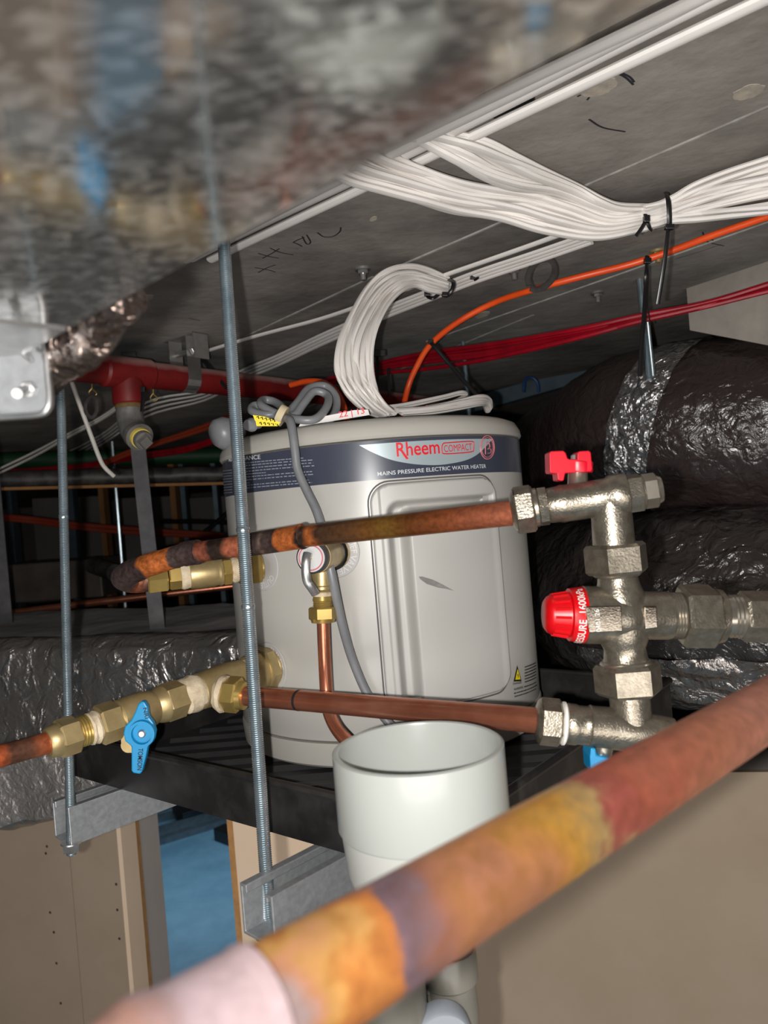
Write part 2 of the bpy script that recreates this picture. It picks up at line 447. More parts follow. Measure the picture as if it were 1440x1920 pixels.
M['silver_foil'] = foil('silver_foil', srgb(150, 144, 140), 0.2, 0.85, 0.9, 16, 40)
M['brown_foil'] = foil('brown_grey_foil', srgb(128, 112, 104), 0.2, 0.9, 0.9, 40, 90)
M['duct_foil'] = foil('insulation_foil', srgb(182, 176, 172), 0.22, 0.85, 0.9, 9, 30)
M['lit_foil'] = foil('lit_silver_patch', srgb(164, 158, 154), 0.3, 0.5, 0.7, 18, 60)  # less metallic foil, so the patch on the insulated duct looks lit
M['seam_foil'] = foil('silver_tape', srgb(190, 188, 188), 0.2, 0.9, 0.9, 24, 60)
# ================================================================== SETTING
Z0 = CAM.z
def slab(bm, x0, x1, y0, y1, z0, z1):
    return box(bm, ((x0 + x1) / 2, (y0 + y1) / 2, (z0 + z1) / 2), XA, YA, ZA, x1 - x0, y1 - y0, z1 - z0)
struct('floor', slab(NEWBM(), -5, 4, -3, 7.4, -0.1, 0), M['blue_floor'])
ceiling = struct('ceiling', slab(NEWBM(), -5, 4, -3, 7.4, Z0 + ZC, Z0 + ZC + 0.15), M['concrete'])
struct('far_room_light_block', slab(slab(NEWBM(), -5, 4, 1.95, 7.3, 1.62, 1.65), -.05, 4, 1.46, 1.949, 1.62, 1.65), M['dark_void'])  # unseen slabs added to keep the blue floor bounce out of the void
wall_back = struct('wall_back', slab(NEWBM(), -5, 4, 7.3, 7.45, 0, Z0 + ZC), M['back_panel'])
struct('wall_far_left', slab(NEWBM(), -5.1, -5, -3, 7.4, 0, Z0 + ZC), M['back_panel'])
# dark bulkhead lining far back in the void, right half
# concrete downstand beam at the right
DA = (ceil(880, 262) - ceil(1415, 7)).normalized()         # run of the cables: left and away
DB = Vector((-DA.y, DA.x, 0)); DB = DB if DB.y > 0 else -DB   # right and away
bc = ceil(1287, 541)
bm = NEWBM()
bd = (ceil(1440, 490) - bc); bd.z = 0; bd.normalize(); bn = Vector((-bd.y, bd.x, 0)); bn = bn if bn.x > 0 else -bn
q = [bc, bc + bd * 1.6, bc + bd * 1.6 + bn * 1.2, bc + bn * 1.2]
top_, bot_ = [], []
for s_, zb in ((0, .264), (.142, .203), (1.6, .203)):
    for w_ in (0, 1.2):
        p = bc + bd * s_ + bn * w_
        top_.append(bm.verts.new((p.x, p.y, Z0 + ZC + .001))); bot_.append(bm.verts.new((p.x, p.y, Z0 + zb)))
for i in (0, 2):
    for r_ in (top_, bot_): bm.faces.new((r_[i], r_[i + 1], r_[i + 3], r_[i + 2]))
    for k in (0, 1): bm.faces.new((top_[i + k], top_[i + 2 + k], bot_[i + 2 + k], bot_[i + k]))
for i in (0, 4): bm.faces.new((top_[i], top_[i + 1], bot_[i + 1], bot_[i]))
struct('wall_right', bm, M['concrete_pale'])
# formwork ridges on the slab soffit
for a, b in (((740, 502), (1520, 165)), ((800, 640), (1500, 395)), ((440, 640), (700, 518)), ((560, 770), (1000, 590))):
    pa, pb = ceil(*a), ceil(*b)
    bm = NEWBM(); sweep(bm, [pa.lerp(pb, i / 12) + Vector((0, 0, 0.001)) for i in range(13)], 0.0030, 6)
    struct('formwork_ridge', bm, M['ridge'], flat=False, parent=ceiling)
# marker writing on the slab
def ink(px, r=0.0011, name='marker_stroke'):
    pts = smooth([ceil(x, y) for x, y in px], 4)
    bm = NEWBM(); sweep(bm, pts, r, 5, (1, 0.25), ref=ZA)
    struct(name, bm, M['ink'], flat=False, parent=ceiling)
def k1(pts): return [(x / 2.0, y / 2.0) for x, y in pts]
ink(k1([(955, 1003), (1005, 1012), (1033, 1020)])); ink(k1([(968, 1022), (1000, 1005), (1033, 993)]))
ink(k1([(968, 950), (1010, 962), (1045, 968)])); ink(k1([(985, 968), (1020, 950), (1048, 932)])); ink(k1([(1012, 930), (1050, 946), (1100, 956)]))
ink(k1([(1098, 908), (1118, 916), (1133, 924)])); ink(k1([(1100, 908), (1125, 896), (1142, 890)])); ink(k1([(1133, 886), (1150, 915), (1165, 908), (1150, 880)]))
ink(k1([(1190, 872), (1215, 888), (1250, 886), (1275, 868), (1278, 852)]))
ink(k1([(708, 1193), (750, 1203)]), 0.0009)
k2 = lambda pts: [(720 + x / 2.0, y / 2.0) for x, y in pts]
ink(k2([(768, 447), (820, 478), (905, 494)]))
ink(k2([(868, 272), (905, 290), (935, 318)])); ink(k2([(880, 268), (920, 288), (938, 308)]))
ink(k2([(725, 362), (738, 356)])); ink(k2([(762, 375), (772, 362)]))
ink(k2([(1195, 870), (1210, 905), (1275, 922)])); ink(k2([(1215, 890), (1240, 905)])); ink(k2([(1090, 972), (1180, 945), (1265, 916)]), 0.0007)

for (px_, py_, rx, ry) in ((1124, 163, 34, 15), (1403, 172, 30, 12), (271, 560, 16, 6), (905, 590, 14, 5), (700, 410, 7, 4)):
    c_ = [ceil(px_ + rx * (1 + .22 * noise.noise(Vector((k * .9, px_, 0)))) * math.cos(k * PI / 12), py_ + ry * (1 + .3 * noise.noise(Vector((k * 1.3, py_, 4)))) * math.sin(k * PI / 12) - .3 * rx * math.cos(k * PI / 12), .0) for k in range(24)]
    bm = NEWBM(); prism(bm, c_, (0, 0, -.0006)); struct('plaster_patch', bm, M['patch'], parent=ceiling)
# partition walls below the services
W0 = at(218, 1555, 1.55); wd = Vector((-0.966, 0.259, 0)); we = Vector((0.259, 0.966, 0))
TOPL = Z0 - 0.565
def wallbox(p, ud, vd, lu, lv, z0, z1):
    bm = NEWBM()
    b0 = Vector((p.x, p.y, z0))
    prism(bm, [b0, b0 + ud * lu, b0 + ud * lu + vd * lv, b0 + vd * lv], (0, 0, z1 - z0)); return bm
wl = struct('wall_left', wallbox(W0 + we * 0.012, wd, we, 2.4, 0.13, 0, TOPL), M['board_grey'])
struct('plasterboard', wallbox(W0, wd, we, 0.118, 0.0115, 0, TOPL), M['board_brown'], parent=wl)
struct('plasterboard', wallbox(W0 + wd * 0.1195, wd, we, 1.2, 0.0115, 0, TOPL), M['board_brown'], parent=wl)
struct('plasterboard', wallbox(W0 + wd * 1.321, wd, we, 1.08, 0.0115, 0, TOPL), M['board_brown'], parent=wl)
nrm = -wd
struct('board_strip', wallbox(W0 + nrm * 0.0, nrm, we, 0.010, 0.052, 0, TOPL), M['board_pink'], parent=wl)
struct('torn_edge', wallbox(W0 + we * 0.0525, nrm, we, 0.007, 0.016, 0, TOPL), M['board_edge'], parent=wl)
struct('end_board', wallbox(W0 + we * 0.069, nrm, we, 0.004, 0.075, 0, TOPL), M['board_grey'], parent=wl)
def on_wall(px, py, p, n):
    r = ray(px, py); return CAM + r * ((p - CAM).dot(n) / r.dot(n))
for x, y in ((88, 1587), (86, 1600), (94, 1711), (101, 1748), (106, 1806), (114, 1881), (218, 1658), (220, 1706), (224, 1760)):
    p = on_wall(x, y, W0, we)
    bm = NEWBM(); lathe(bm, p - we * 0.0012, we, [(0, 0.0018), (0.001, 0.0030), (0.002, 0.0030)], 10)
    struct('screw_head', bm, M['screwblack'], flat=False, parent=wl)
pa, pb = at(441, 1600, 1.42), at(1440, 1600, 1.22)
rd = Vector((pb.x - pa.x, pb.y - pa.y, 0)).normalized(); rn = Vector((-rd.y, rd.x, 0))
TOPR = Z0 - 0.475
wr = struct('wall_front', wallbox(pa + rn * 0.0125, rd, rn, 3.0, 0.10, 0, TOPR), M['board_grey'])
js = on_wall(889, 1850, pa, rn); lj = (js - pa).dot(rd)
struct('plasterboard', wallbox(pa, rd, rn, lj - 0.001, 0.012, 0, TOPR), M['board_pink'], parent=wr)
struct('plasterboard', wallbox(pa + rd * (lj + 0.001), rd, rn, 1.2, 0.012, 0, TOPR), M['board_brown'], parent=wr)
struct('plasterboard', wallbox(pa + rd * (lj + 1.203), rd, rn, 1.1, 0.012, 0, TOPR), M['board_brown'], parent=wr)
struct('board_edge', wallbox(pa - rd * 0.012, rd, rn, 0.0118, 0.02, 0, TOPR), M['board_edge'], parent=wr)
for x, y in ((890, 1813),):
    p = on_wall(x, y, pa, rn); bm = NEWBM(); lathe(bm, p - rn * 0.0015, rn, [(0, 0.002), (0.001, 0.0035), (0.002, 0.0035)], 10)
    struct('screw_head', bm, M['screwblack'], flat=False, parent=wr)
# steel tracks lying on the blue floor of the room beyond
def fl(px, py, up=0.0): return onz(px, py, -Z0 + up)
trk = [((215, 1545), (455, 1478), 0.05, 'long dull blue steel track nearest the wall'), ((215, 1562), (455, 1498), 0.05, 'long dull blue steel track lying second on floor'),
       ((215, 1585), (460, 1520), 0.05, 'long dull blue steel track third in the floor stack'), ((240, 1600), (470, 1530), 0.05, 'long dull blue steel track nearest the opening')]
for i, (a, b, h, lab) in enumerate(trk):
    p, q2 = fl(*a), fl(*b); u = (q2 - p).normalized(); v = ZA.cross(u)
    bm = NEWBM(); c = p.lerp(q2, .5); L_ = (q2 - p).length
    box(bm, c + ZA * 0.004, u, v, ZA, L_, 0.07, 0.006)
    for s in (-1, 1): box(bm, c + v * (0.034 * s) + ZA * 0.022, u, v, ZA, L_, 0.004, 0.044)
    tag(obj('steel_track', bm, M['stud'], flat=True), lab, 'track', 'steel tracks on the far floor')
p, q2 = fl(328, 1549), fl(405, 1523); u = (q2 - p).normalized(); v = ZA.cross(u); c = p.lerp(q2, .5)
bm = NEWBM(); box(bm, c + ZA * 0.13, u, v, ZA, (q2 - p).length, 0.06, 0.09)
for s in (-.4, .4): box(bm, c + u * (s * (q2 - p).length) + ZA * 0.065, u, v, ZA, 0.05, 0.05, 0.04)
tag(obj('timber_batten', bm, M['black'], flat=True, bevel=0.004), 'short black batten resting across the steel tracks on blue floor', 'batten')
p = fl(430, 1578); bm = NEWBM(); box(bm, p + ZA * 0.045, DA, DB, ZA, 0.22, 0.1, 0.09)
tag(obj('timber_block', bm, M['black'], flat=True, bevel=0.004), 'small black block on blue floor beside the pink board', 'block')

# ================================================================== GALVANISED DUCT OVERHEAD
HZ = 0.075
E1, E2 = onz(1230, 0, HZ), onz(92, 638, HZ)
dA = (E2 - E1).normalized(); dB = Vector((-dA.y, dA.x, 0)); dB = dB if dB.y > 0 else -dB
Ej = onz(112, 613, HZ); tj = (Ej - E1).dot(dA)
duct = thing('sheet_metal_duct', 'large galvanised sheet metal duct filling the top left overhead', 'duct', E1 + dA * 0.1 - dB * 0.2)
def duct_box(t0, t1, w, h, dz=0):
    bm = NEWBM(); p = E1 + dA * t0
    n = 40
    # underside with a faint oil-can wave, finely divided
    us = [t0 + (t1 - t0) * i / n for i in range(n + 1)]; vs = [-w * j / 24 for j in range(25)]
    g = [[bm.verts.new(E1 + dA * a + dB * b + ZA * (dz + (0.0009 * noise.noise(Vector((a * 9, b * 11, 3))) if j > 0 else 0))) for j, b in enumerate(vs)] for a in us]
    top = [[bm.verts.new(E1 + dA * a + dB * b + ZA * h) for b in (0, -w)] for a in (t0, t1)]
    for i in range(n):
        for j in range(24): bm.faces.new((g[i][j], g[i][j + 1], g[i + 1][j + 1], g[i + 1][j]))
    bm.faces.new([g[i][0] for i in range(n + 1)] + [top[1][0], top[0][0]])
    bm.faces.new([g[i][24] for i in range(n + 1)] + [top[1][1], top[0][1]])
    bm.faces.new([g[0][j] for j in range(25)] + [top[0][1], top[0][0]])
    bm.faces.new([g[n][j] for j in range(25)] + [top[1][1], top[1][0]])
    bm.faces.new((top[0][0], top[0][1], top[1][1], top[1][0]))
    return bm
obj('duct_section', duct_box(-0.9, tj - 0.002, 0.62, 0.235), M['galv'], duct, ang=30)
o = obj('duct_section', duct_box(tj + 0.004, tj + 0.9, 0.62, 0.235), M['steel'], duct, ang=30); o['label'] = 'brighter galvanised section left of the joint'
bm = NEWBM(); box(bm, E1 + dA * (tj + 0.001) - dB * 0.31 + ZA * 0.117, dA, dB, ZA, 0.006, 0.616, 0.23)
o = obj('joint_gasket', bm, M['board_brown'], duct, flat=True)
# corner bracket hung beside the duct, with its bolt
br = thing('duct_bracket', 'bright galvanised bracket plate with rolled rim and bolt below duct', 'bracket', at(40, 700, .30))
bpx = [(-60, 640), (60, 640), (88, 640), (92, 700), (95, 745), (90, 768), (72, 778), (-60, 790)]
obj('bracket_plate', outline(bpx, 0.300, 0.0015), M['strut'], br, flat=True, bevel=0.0004)
rim = smooth([at(84, 636, .298), at(88, 660, .298), at(90, 700, .298), at(94, 745, .298), at(89, 768, .298), at(70, 778, .298), at(0, 783, .298), at(-60, 789, .298)], 5)
bm = NEWBM(); sweep(bm, rim, 0.0013, 8, (1.0, 1.6), ref=FWD); obj('rolled_rim', bm, M['steel'], br)
bm = NEWBM(); rim2 = smooth([at(64, 628, .297), at(66, 652, .297), at(78, 660, .297), at(88, 664, .297)], 4); sweep(bm, rim2, 0.0008, 6); obj('bent_tab', bm, M['steel'], br)
bm = NEWBM(); rim2 = smooth([at(36, 655, .2985), at(46, 668, .2985), at(60, 678, .2985), at(52, 660, .2985)], 4); sweep(bm, rim2, 0.0006, 6); obj('bent_tab', bm, M['steel'], br)
f = Fit(at(58, 728, .300), at(32, 738, .282))
bm = NEWBM(); f.hex(bm, 0.0, 0.32, 15); obj('bolt_nut', bm, M['steel'], br)
bm = NEWBM(); f.threads(bm, 0.3, 1.0, 10, 7); obj('bolt_shank', bm, M['steel'], br)
# foil insulation sagging along the duct edge
def wrinkle(p, s, amp):
    v = noise.noise(p * s) * .5 + (1 - abs(noise.noise(p * s * 2.1 + Vector((5, 2, 1)))) * 2) * .35
    return v * amp
pts = smooth([at(20, 735, .34), at(95, 690, .315), at(150, 640, .295), at(195, 600, .28), at(222, 560, .268), at(245, 538, .26)], 14)
rr = []
for i, p in enumerate(pts):
    t = i / (len(pts) - 1); rr.append((0.0075 + 0.003 * math.sin(PI * min(1, t * 1.15))) * (1 if t < .9 else (1 - t) * 10 + .05))
bm = NEWBM(); sweep(bm, pts, rr, 40)
for v in bm.verts: v.co += Vector((noise.noise(v.co * 60), noise.noise(v.co * 60 + Vector((9, 0, 0))), noise.noise(v.co * 75 + Vector((0, 7, 0))))) * 0.0032
tag(obj('foil_insulation', bm, M['brown_foil'], ang=60), 'crumpled silver foil insulation sagging from the duct edge', 'insulation')

# ================================================================== HEATER AND TRAY
TZ = -0.285                                        # strut top / tray underside, relative to camera
tc0 = onz(863, 1552, -0.24); tc0.z = Z0
ta = Vector((math.cos(math.radians(142)), math.sin(math.radians(142)), 0)); tb = Vector((math.cos(math.radians(51)), math.sin(math.radians(51)), 0))
TS, TD = 0.56, 0.475
tray = thing('drip_tray', 'shallow black square drip tray under the water heater', 'tray', tc0 + (ta * TS + tb * TD) / 2 + ZA * TZ)
def quad(p, u, v, lu, lv, z0, z1):
    b0 = Vector((p.x, p.y, Z0 + z0)); bm = NEWBM(); prism(bm, [b0, b0 + u * lu, b0 + u * lu + v * lv, b0 + v * lv], (0, 0, z1 - z0)); return bm
obj('tray_floor', quad(tc0 + ta * 0.002 + tb * 0.002, ta, tb, TS - 0.004, TD - 0.004, TZ, TZ + 0.006), M['tray_floor'], tray, flat=True)
RIM = -0.238
for p, u, v, lu, lv in ((tc0, ta, tb, TS, .004), (tc0 + tb * (TD - .004), ta, tb, TS, .004), (tc0 + tb * .004, ta, tb, .004, TD - .008), (tc0 + ta * (TS - .004) + tb * .004, ta, tb, .004, TD - .008)):
    obj('tray_side', quad(p, u, v, lu, lv, TZ, RIM), M['black_tray'], tray, flat=True)
# rolled lip
for p, u, l_ in ((tc0, ta, TS), (tc0, tb, TD), (tc0 + ta * TS, tb, TD), (tc0 + tb * TD, ta, TS)):
    bm = NEWBM(); b0 = Vector((p.x, p.y, Z0 + RIM)); sweep(bm, [b0, b0 + u * l_], 0.0042, 8); obj('tray_lip', bm, M['black_tray'], tray)
HCX, HCY, HR = -0.0105, 0.972, 0.190
HC = Vector((HCX, HCY, Z0))
# pressed ribs of the tray floor
tcen = tc0 + (ta * TS + tb * TD) / 2
for i in range(-9, 10):
    c = Vector((tcen.x, tcen.y, Z0 + TZ + 0.006)) + YA * (i * 0.036)
    # clip the rib to the square
    half = []
    for sgn in (1, -1):
        L_ = 0.5
        while L_ > 0:
            pnt = c + XA * (sgn * L_) - Vector((tcen.x, tcen.y, c.z))
            if abs(pnt.dot(ta)) < TS / 2 - .02 + 0.0 and abs(pnt.dot(tb)) < TD / 2 - .02: break
            L_ -= 0.01
        half.append(L_)
    if half[0] + half[1] > 0.06:
        x0, x1 = c.x - half[1], c.x + half[0]
        bm = NEWBM()
        prof = [(-.014, 0), (-.007, .006), (.007, .006), (.014, 0)]
        prism(bm, [Vector((x0, c.y + a, c.z + b)) for a, b in prof], (x1 - x0, 0, 0))
        obj('tray_rib', bm, M['tray_floor'], tray, flat=True)

heater = thing('water_heater', 'grey cylindrical electric water heater standing in the black tray', 'water heater', HC + ZA * -0.268)
HB, HS, HT = -0.268, 0.0775, 0.101
prof = [(HB + 0.030, HR), (HS, HR)]
N_ = 128
bm = NEWBM(); lathe(bm, HC, ZA, [(HB, HR - 0.004), (HB + 0.003, HR - 0.0005), (HB + 0.024, HR + 0.0015), (HB + 0.027, HR + 0.0005), (HB + 0.0272, HR - .01)], N_)
obj('base_ring', bm, M['lid'], heater)
bm = NEWBM(); lathe(bm, HC, ZA, [(HS - .0005, HR - .01), (HS, HR + 0.001), (HS + 0.003, HR + 0.003), (HT - 0.014, HR + 0.002), (HT - 0.005, HR - 0.003), (HT - .001, HR - 0.012), (HT, HR - 0.03), (HT + .001, 0)], N_)
obj('lid', bm, M['lid'], heater)
def hc(px, py, r=HR):
    d = ray(px, py); ox, oy = CAM.x - HCX, CAM.y - HCY
    a = d.x ** 2 + d.y ** 2; b = 2 * (ox * d.x + oy * d.y); c = ox * ox + oy * oy - r * r
    q = b * b - 4 * a * c
    t = (-b - math.sqrt(max(q, 0))) / (2 * a); p = CAM + d * t
    return math.atan2(p.x - HCX, HCY - p.y), p.z - Z0
def cyl(th, z, r=HR):
    return Vector((HCX + r * math.sin(th), HCY - r * math.cos(th), Z0 + z))
def patch(th0, th1, z0, z1, r, n=40, inside=None):
    bm = NEWBM(); a = [bm.verts.new(cyl(th0 + (th1 - th0) * i / n, z0, r)) for i in range(n + 1)]
    b = [bm.verts.new(cyl(th0 + (th1 - th0) * i / n, z1, r)) for i in range(n + 1)]
    for i in range(n): bm.faces.new((a[i], a[i + 1], b[i + 1], b[i]))
    return bm
BZ0, BZ1 = hc(690, 901)[1], HS - 0.0022
bm = NEWBM(); lathe(bm, HC, ZA, [(BZ0, HR - .002), (BZ0, HR + .0004), (BZ1, HR + .0004), (BZ1, HR - .002)], N_, cap=False)
band = obj('label_band', bm, M['band'], heater)
# silver crescent carrying the maker's writing
tl, tr = hc(666, 830), hc(931, 812)
top_z = BZ1 - 0.0035
arc = [hc(*p) for p in ((666, 831), (702, 850), (740, 864), (790, 871.5), (840, 870), (890, 855), (931, 813))]
n = 60; bm = NEWBM(); A_ = []; B_ = []
arc3 = smooth([Vector((a, z, 0)) for a, z in arc], 10)
for v in arc3:
    B_.append(bm.verts.new(cyl(v.x, min(v.y, top_z - .00001), HR + .0008))); A_.append(bm.verts.new(cyl(v.x, top_z, HR + .0008)))
for i in range(len(A_) - 1): bm.faces.new((A_[i], B_[i], B_[i + 1], A_[i + 1]))
obj('silver_crescent', bm, M['silver'], heater, flat=True)

def text_geo(body, bold=0.0, shear=0.0):
    cu = bpy.data.curves.new('t', 'FONT'); cu.body = body; cu.size = 1; cu.offset = bold; cu.resolution_u = 6; cu.shear = shear
    to = bpy.data.objects.new('t', cu); COL.objects.link(to)
    dg = bpy.context.evaluated_depsgraph_get(); dg.update()
    me = bpy.data.meshes.new_from_object(to.evaluated_get(dg))
    vs = [(v.co.x, v.co.y) for v in me.vertices]; fs = [tuple(p.vertices) for p in me.polygons]
    bpy.data.objects.remove(to); bpy.data.curves.remove(cu); bpy.data.meshes.remove(me)
    return vs, fs
CAPH = 0.70
def text(name, body, fn, m, parent, bold=0.0, shear=0.0):
    """fn maps (0..1 along the word, height in cap heights) to a point"""
    vs, fs = text_geo(body, bold, shear)
    x0 = min(v[0] for v in vs); x1 = max(v[0] for v in vs)
    bm = NEWBM(); bv = [bm.verts.new(fn((x - x0) / (x1 - x0), y / CAPH)) for x, y in vs]
    for f in fs:
        try: bm.faces.new([bv[i] for i in f])
        except ValueError: pass
    return obj(name, bm, m, parent, flat=True)
def text_cyl(name, body, pl, pr, cap_px, m, parent, bold=0.0, r=HR + .0012, shear=0.0):
    (t0, z0), (t1, z1) = hc(*pl), hc(*pr)
    d = (cyl(t0, z0) - CAM).y
    ch = cap_px / F * d
    return text(name, body, lambda x, y: cyl(t0 + (t1 - t0) * x, z0 + (z1 - z0) * x + y * ch, r), m, parent, bold, shear)
text_cyl('brand_lettering', 'Rheem', (744, 856), (824, 850), 26, M['red_print'], heater, 0.012)
# long tail of the first letter
bm = NEWBM(); a, b = hc(748, 842), hc(762, 861)
prism(bm, [cyl(a[0], a[1], HR + .0013), cyl(a[0] + .014, a[1], HR + .0013), cyl(b[0] + .012, b[1], HR + .0013), cyl(b[0] - .003, b[1], HR + .0013)], Vector((0, -.0002, 0)))
obj('brand_lettering', bm, M['red_print'], heater, flat=True)
text_cyl('model_lettering', 'COMPACT', (832, 848), (884, 844), 13, M['red_print'], heater, 0.0)
def ring_cyl(name, pxs, rad, m, sm=5, closed=True):
    pts = [hc(*p) for p in pxs]; v3 = [Vector((a, z, 0)) for a, z in pts]
    if closed: v3 = v3 + [v3[0]]
    if sm: v3 = smooth(v3, sm)
    bm = NEWBM(); sweep(bm, [cyl(v.x, v.y, HR + .0010) for v in v3], rad, 5); return obj(name, bm, m, heater)
ring_cyl('model_frame', [(831, 831), (858, 829), (884, 828), (887.5, 833), (887, 842), (884, 847), (858, 850), (832, 851), (828, 847), (828, 836)], 0.0006, M['red_print'], 3)
ecx, ecy = 912.5, 839
for rr_ in (1.0, 0.84):
    ring_cyl('round_emblem', [(ecx + 13 * rr_ * math.cos(a), ecy + 22 * rr_ * math.sin(a)) for a in [2 * PI * i / 16 for i in range(16)]], 0.0006 if rr_ == 1 else .0004, M['pink_print'], 3)
ring_cyl('emblem_mark', [(909, 852), (909, 836), (911, 830), (915, 830), (917, 838), (913, 842)], 0.0006, M['pink_print'], 3, False)
ring_cyl('emblem_mark', [(913, 850), (919, 849), (919, 842), (914, 842)], 0.0004, M['pink_print'], 2, False)
text_cyl('band_lettering', 'MAINS PRESSURE ELECTRIC WATER HEATER', (708, 892.5), (910, 877.5), 7.4, M['white_print'], heater, 0.008)
text_cyl('notice_heading', 'MAINTENANCE', (431, 866), (490, 860.5), 7.5, M['white_print'], heater, 0.005)
# unreadably small print on the band and by the warning sign
def small_print(rows, m, r, hpx=1.6):
    bm = NEWBM(); rnd = random.Random(3)
    for (x0, y0, x1, y1) in rows:
        a, b = hc(x0, y0), hc(x1, y1); t = 0.0
        d = (cyl(*a) - CAM).y; hh = hpx / F * d
        while t < 1:
            l = rnd.uniform(.02, .07); e = min(1, t + l)
            q = []
            for tt in (t, e):
                th = a[0] + (b[0] - a[0]) * tt; z = a[1] + (b[1] - a[1]) * tt
                q.append(bm.verts.new(cyl(th, z, r))); q.append(bm.verts.new(cyl(th, z + hh, r)))
            bm.faces.new((q[0], q[2], q[3], q[1])); t = e + rnd.uniform(.008, .02)
    return bm
rows = []
for i, (yl, xr) in enumerate(((869, 572), (874, 588), (879.5, 588), (885, 590), (890, 500), (895.5, 586), (901, 588), (906.5, 470), (911, 580), (916, 586))):
    rows.append((462, yl, xr, yl - (xr - 462) * .085))
o = obj('small_print', small_print(rows, M['grey_text'], HR + .0011, 1.7), M['grey_text'], heater, flat=True); o['kind'] = 'stuff'
rows = [(419, 884 + i * 5.2, 437, 882 + i * 5.2) for i in range(9)]
o = obj('small_print', small_print(rows, M['grey_text'], HR + .0011, 1.4), M['grey_text'], heater, flat=True); o['kind'] = 'stuff'
# access panel with raised border and grip recess
cs = [hc(692, 1000), hc(930, 1000), hc(940, 1200), hc(780, 1200)]
thL = hc(693, 1000)[0]; thR = hc(931, 990)[0]; zT = hc(800, 899)[1]; zB = hc(880, 1312)[1]
thL = (hc(693, 1000)[0] + hc(722, 1250)[0]) / 2
def sdr(x, y, hx, hy, r):
    qx, qy = abs(x) - hx + r, abs(y) - hy + r
    return math.hypot(max(qx, 0), max(qy, 0)) + min(max(qx, qy), 0) - r
def sstep(a, b, x):
    t = min(1, max(0, (x - a) / (b - a))); return t * t * (3 - 2 * t)
W_ = (thR - thL) * HR; H_ = zT - zB; cx_, cz_ = (thL + thR) / 2, (zT + zB) / 2
iL = (hc(726, 1012)[0] - thL) * HR; iT = zT - hc(840, 929)[1]
gL = (hc(757, 1012)[0] - thL) * HR; gT = zT - hc(840, 943)[1]
bm = NEWBM(); nx, nz = 150, 170; grid = []
for i in range(nx + 1):
    row = []
    for j in range(nz + 1):
        x = -W_ / 2 - .004 + (W_ + .008) * i / nx; z = -H_ / 2 - .004 + (H_ + .008) * j / nz
        s0 = sdr(x, z, W_ / 2, H_ / 2, 0.022)
        h = -0.004 + 0.0075 * sstep(0.0012, -0.0025, s0)
        if s0 > 0.0012: h = -0.004
        # recess: everything right of iL / below iT sinks, then the inner field rises again right of gL / below gT
        xr, zr = x + W_ / 2, H_ / 2 - z
        sx, sz = xr - iL, zr - iT
        rc = 0.016
        def corner(ax, az, r):
            if ax < r and az < r: return r - math.hypot(r - ax, r - az)
            return min(ax, az)
        din = min(corner(sx, sz, rc), W_ - xr - .006); dfl = corner(xr - gL, zr - gT, 0.012)
        if s0 < -0.003:
            h += 0.0022 * sstep(0.010, 0.0115, xr)
            h -= 0.0200 * sstep(0, 0.010, din) * (1 - 0.95 * sstep(-.002, 0.008, dfl))
        row.append(bm.verts.new(cyl(cx_ + x / HR, cz_ + z, HR + h)))
    grid.append(row)
for i in range(nx):
    for j in range(nz): bm.faces.new((grid[i][j], grid[i + 1][j], grid[i + 1][j + 1], grid[i][j + 1]))
panel = obj('access_panel', bm, M['panelm'], heater, ang=80)
bm = NEWBM(); lathe(bm, HC, ZA, [(HB + 0.027, HR - 0.004), (HB + 0.030, HR), (zB + .012, HR), (zB + .013, HR), (zT - .013, HR), (zT - .012, HR), (HS - 0.003, HR), (HS - .001, HR - .003)], N_)
kill = []
for fc_ in bm.faces:
    c = fc_.calc_center_median() - HC
    if zB + .012 < c.z < zT - .012 and thL + .085 < math.atan2(c.x, -c.y) < thR - .085 and math.hypot(c.x, c.y) > HR * .5: kill.append(fc_)
bmesh.ops.delete(bm, geom=kill, context='FACES')
obj('shell', bm, M['heater'], heater)
# dark seam round the panel
sm_ = []
for k in range(80):
    pass
def rrect(hx, hy, r, n=8):
    out = []
    for (sx, sy, a0) in ((1, 1, 0), (-1, 1, 90), (-1, -1, 180), (1, -1, 270)):
        for k in range(n + 1):
            a = math.radians(a0 + 90 * k / n); out.append((sx * (hx - r) + r * math.cos(a), sy * (hy - r) + r * math.sin(a)))
    return out
rp = rrect(W_ / 2 + .0012, H_ / 2 + .0012, .023)
bm = NEWBM(); rp2 = []
for i in range(len(rp)):
    a, b = rp[i], rp[(i + 1) % len(rp)]
    k = max(1, int(math.hypot(b[0] - a[0], b[1] - a[1]) / .008))
    rp2 += [(a[0] + (b[0] - a[0]) * t / k, a[1] + (b[1] - a[1]) * t / k) for t in range(k)]
sweep(bm, [cyl(cx_ + x / HR, cz_ + z, HR + .0001) for x, z in rp2 + [rp2[0]]], 0.0009, 6, cap=False)
obj('panel_seam', bm, M['seam'], heater)
# scuff on the panel
sc = [hc(p[0], p[1], HR + .005) for p in ((785, 1081), (792, 1081), (812, 1087), (830, 1096), (852, 1108), (836, 1104), (822, 1102), (800, 1095), (788, 1086))]
bm = NEWBM(); bm.faces.new([bm.verts.new(cyl(a, z, HR + .0052)) for a, z in sc]); obj('scuff_mark', bm, M['scuff'], heater, flat=True)
